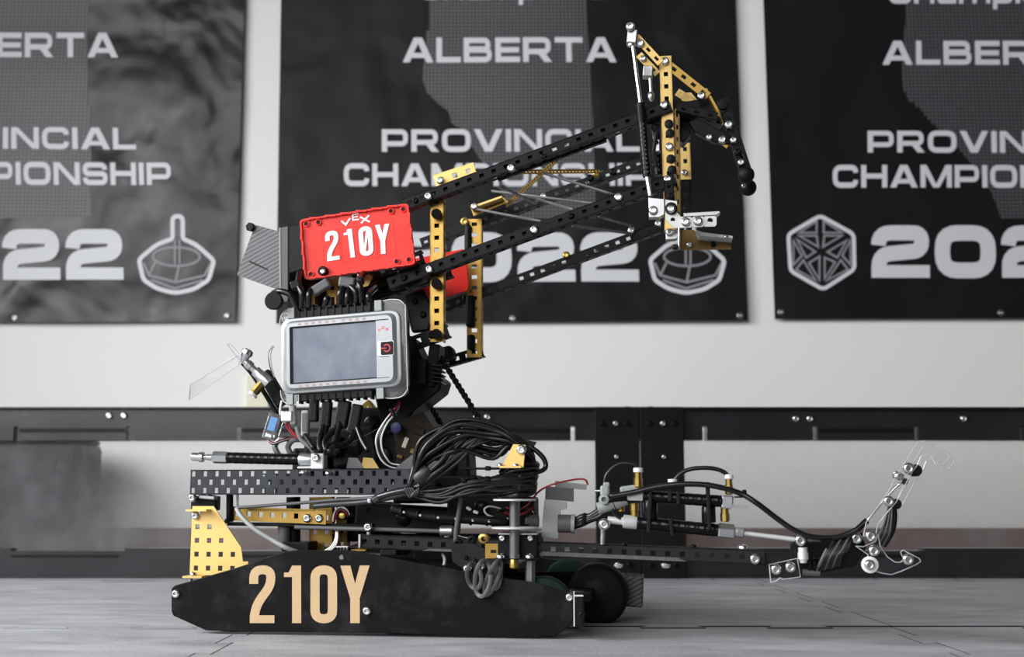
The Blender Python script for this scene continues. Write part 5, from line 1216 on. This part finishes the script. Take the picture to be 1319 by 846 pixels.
cable('main_lead', C3((532, 630, -.010), (510, 634, -.006), (486, 641, .0), (478, 647, .004)), .0034, 'cable_black'); block('lead_clip', 484, 643, -.004, 10, 9, .01, 'cable_dark', ang=30, bevel=.002); block('lead_clip', 476, 645, .0, 6, 6, .006, 'aluminium', bevel=.001)
gbk = slab('gold_bracket', [(661, 572), (677, 573), (674, 602), (646, 602)], -.010, .0016, 'gold_plate'); washer_screw(gbk, 671.7, 579, -.010, .0046); slab('gold_bracket_foot', [(643, 600), (671, 600), (671, 602.5), (643, 602.5)], -.016, .010, 'gold_plate', gbk)
for x in (644, 664): screw(gbk, R(x, 599.5, -.012), ez, .0028)
slab('thin_deck', [(590, 602), (690, 601.5), (690, 604), (590, 604)], .0, .03, 'black_metal'); slab('black_fin', [(676, 566), (690, 569), (684, 578), (676, 580)], .01, .01, 'black_plastic')
# ribbon of white, red and black wire that loops beside the screen unit
cable('ribbon_wire', C3((515, 518, .049), (508, 529, .037), (502, 536, .033)), .0014, 'cable_red')
for k, m in enumerate(('cable_white', 'cable_black', 'cable_black', 'cable_white')):
    cable('ribbon_wire', C3((514, 520 + k, .05), (504 + k, 532 + k, .035), (494 + k * 1.6, 545, .03), (485 + k * 2.2, 562, .028), (485.5 + k * 2.2, 578, .028), (492 + k * 2, 593 - k, .03), (506, 602 - k * 1.5, .034), (530, 603 - k, .036)), .0009, m)
block('wire_band', 505, 531, .032, 12, 5, .006, 'black_gloss', ang=-60); 
# motors, boards and channels in the shadow of the middle
def motor(x, y, off, w_, h, ang=0, m='black_plastic'):
    o = block('motor', x, y, off, w_, h, .045, m, ang=ang, bevel=.003)
    MB().lathe(R(x, y, off), RN, [(-.002, min(w_, h) * .3 * MPP), (.002, min(w_, h) * .3 * MPP), (.003, min(w_, h) * .24 * MPP)], 18).build('motor_cap', 'black_gloss', o, smooth='auto')
    for sx, sy in ((-1, -1), (1, 1)): screw(o, R(x + sx * w_ * .36, y + sy * h * .36, off - .0005), r=.0020, m='black_metal')
    return o
motor(430, 610, .13, 80, 40); motor(400, 592, .12, 50, 30); motor(490, 590, .12, 70, 60); motor(505, 560, .14, 60, 60); motor(455, 575, .11, 60, 46, 10); motor(540, 585, .10, 60, 40, -6); motor(575, 600, .08, 60, 50, 4); motor(560, 630, .075, 110, 36); motor(645, 626, .07, 60, 24); motor(480, 545, .13, 60, 40)
motor(520, 668, .09, 130, 34, -3); motor(620, 655, .07, 90, 36); motor(470, 672, .12, 70, 50); motor(660, 660, .085, 56, 40); motor(590, 706, .10, 120, 36); motor(415, 575, .10, 50, 26)
motor(446, 655, .10, 24, 26); motor(520, 705, .12, 60, 34)
bd = slab('circuit_board', [(505, 545), (545, 530), (566, 560), (545, 600), (512, 596)], .085, .003, 'brown_board')
for x, y, w_, h, m in ((512, 551, 9, 7, 'blue_plastic'), (522, 570, 6, 14, 'cream_plastic'), (540, 555, 14, 10, 'brown_board'), (534, 582, 12, 8, 'smoky_gold'), (550, 570, 8, 8, 'brown_board'), (515, 588, 8, 5, 'smoky_gold')): block('board_chip', x, y, .083, w_, h, .005, m, bd, ang=-20, bevel=.0008)
MB().lathe(R(511, 551, .075), RN, [(0, .0055), (.004, .0055), (.0045, .003)], 14).build('blue_collar', 'blue_plastic', robot, smooth='auto')
slab('dark_web', [(505, 606), (530, 586), (560, 582), (566, 604)], .03, .002, 'dark_grey_plastic')
for x, y, m in ((455, 598, 'grey_plastic'), (474, 598, 'gold_plate')): slab('small_angle', [(x - 9, y + 5), (x - 6, y - 9), (x + 6, y - 8), (x + 14, y + 5)], .06, .003, m)
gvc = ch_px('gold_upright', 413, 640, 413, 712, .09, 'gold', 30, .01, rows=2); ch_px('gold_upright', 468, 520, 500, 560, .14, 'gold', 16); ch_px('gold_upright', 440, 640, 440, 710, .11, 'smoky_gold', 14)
pp = rod('grey_post', R(366, 676, .06), R(366, 708, .06), .0062, 'dark_grey_plastic', n=16); rod('black_post', R(378, 640, .07), R(378, 710, .07), .007, 'black_plastic', n=14); block('post_foot', 380, 704, .05, 36, 12, .03, 'black_plastic')
for k in range(3): cable('white_wire', C3((419 + k * 3, 709, .03), (427 + k * 2.5, 703, .03), (432 + k * 1.4, 694, .032), (433 + k, 684, .04)), .0008, 'cable_white')
for k, m in enumerate(('cable_white', 'cable_black', 'cable_red')):
    cable('wire_loop', C3((429 + k, 672, .05), (431 + k * 1.5, 660 + k, .045), (438, 653 + k * 1.6, .043), (446, 656 + k * 2, .043), (450 - k, 663 + k, .045)), .0009, m)
MB().lathe(R(442, 664, .046), RN, [(0, .003), (.004, .003), (.0045, .0015)], 10).build('brass_nut', 'brass', robot, smooth='auto')
block('gear_strip', 440, 706, .04, 16, 5, .006, 'white_plastic', bevel=.0004); 
for k in range(5): block('gear_tooth', 432 + k * 4, 707.5, .038, 2.2, 5, .006, 'black_plastic', bevel=.0003)
block('black_pad', 500, 712, .02, 22, 8, .02, 'black_plastic'); block('gold_shim', 462, 708.5, .02, 20, 1.6, .02, 'gold')
# chassis floor that closes the middle
block('chassis_deck', 500, 727, .06, 330, 10, .22, 'black_metal', ang=-1); ch_px('cross_channel', 400, 716, 640, 722, .20, wpx=24)
# ---- rear air valve and clear flaps beside the screen unit
f1 = clear_part('clear_flap', [(245, 495), (306, 457.5), (308, 469), (243, 515)], .05, .002, m='clear_flap', er=.0003)
f2 = clear_part('clear_flap', [(292.5, 443), (296, 442.5), (311, 459), (309, 466)], .035, .002, m='clear_flap', er=.0003)
vk = MB().lathe(R(312, 466, .04), (R(318, 455, .04) - R(312, 466, .04)), [(0, .003), (.003, .0045), (.007, .0045), (.009, .006), (.0125, .0055), (.014, .003)], 14).build('valve_knob', 'steel', robot, smooth='auto')
a, b = R(312, 462, .04), R(341, 489, .045); u = (b - a).normalized(); MB().lathe(a, u, [(0, .0032), (.006, .0036), (.007, .0046), (.012, .0046), (.0125, .0034), (.017, .0034), (.0175, .0052), (.025, .0056), (.026, .0064), (.036, .0064)], 12).build('valve_body', 'aluminium', vk, smooth='auto')
a, b = R(341, 490, .045), R(324, 510, .04); u = (b - a).normalized(); L = (b - a).length; MB().lathe(a, u, [(0, .0046), (L * .75, .0046), (L * .78, .0038), (L * .85, .0038)], 8).build('brass_fitting', 'brass', vk, smooth='auto'); MB().lathe(a + u * L * .83, u, [(0, .0044), (.0008, .005), (.003, .005), (.0034, .0024), (.001, .002)], 14).build('white_collar', 'white_plastic', vk, smooth='auto')
cable('valve_hose', C3((312, 467, .045), (325, 482, .05), (340, 505, .055), (352, 525, .06), (364, 548, .06)), .0024, 'black_rubber'); cable('valve_hose', C3((318, 474, .05), (334, 496, .055), (350, 523, .058)), .0011, 'green_rubber')
block('valve_arm', 350, 500, .065, 16, 50, .012, 'black_plastic', ang=32)
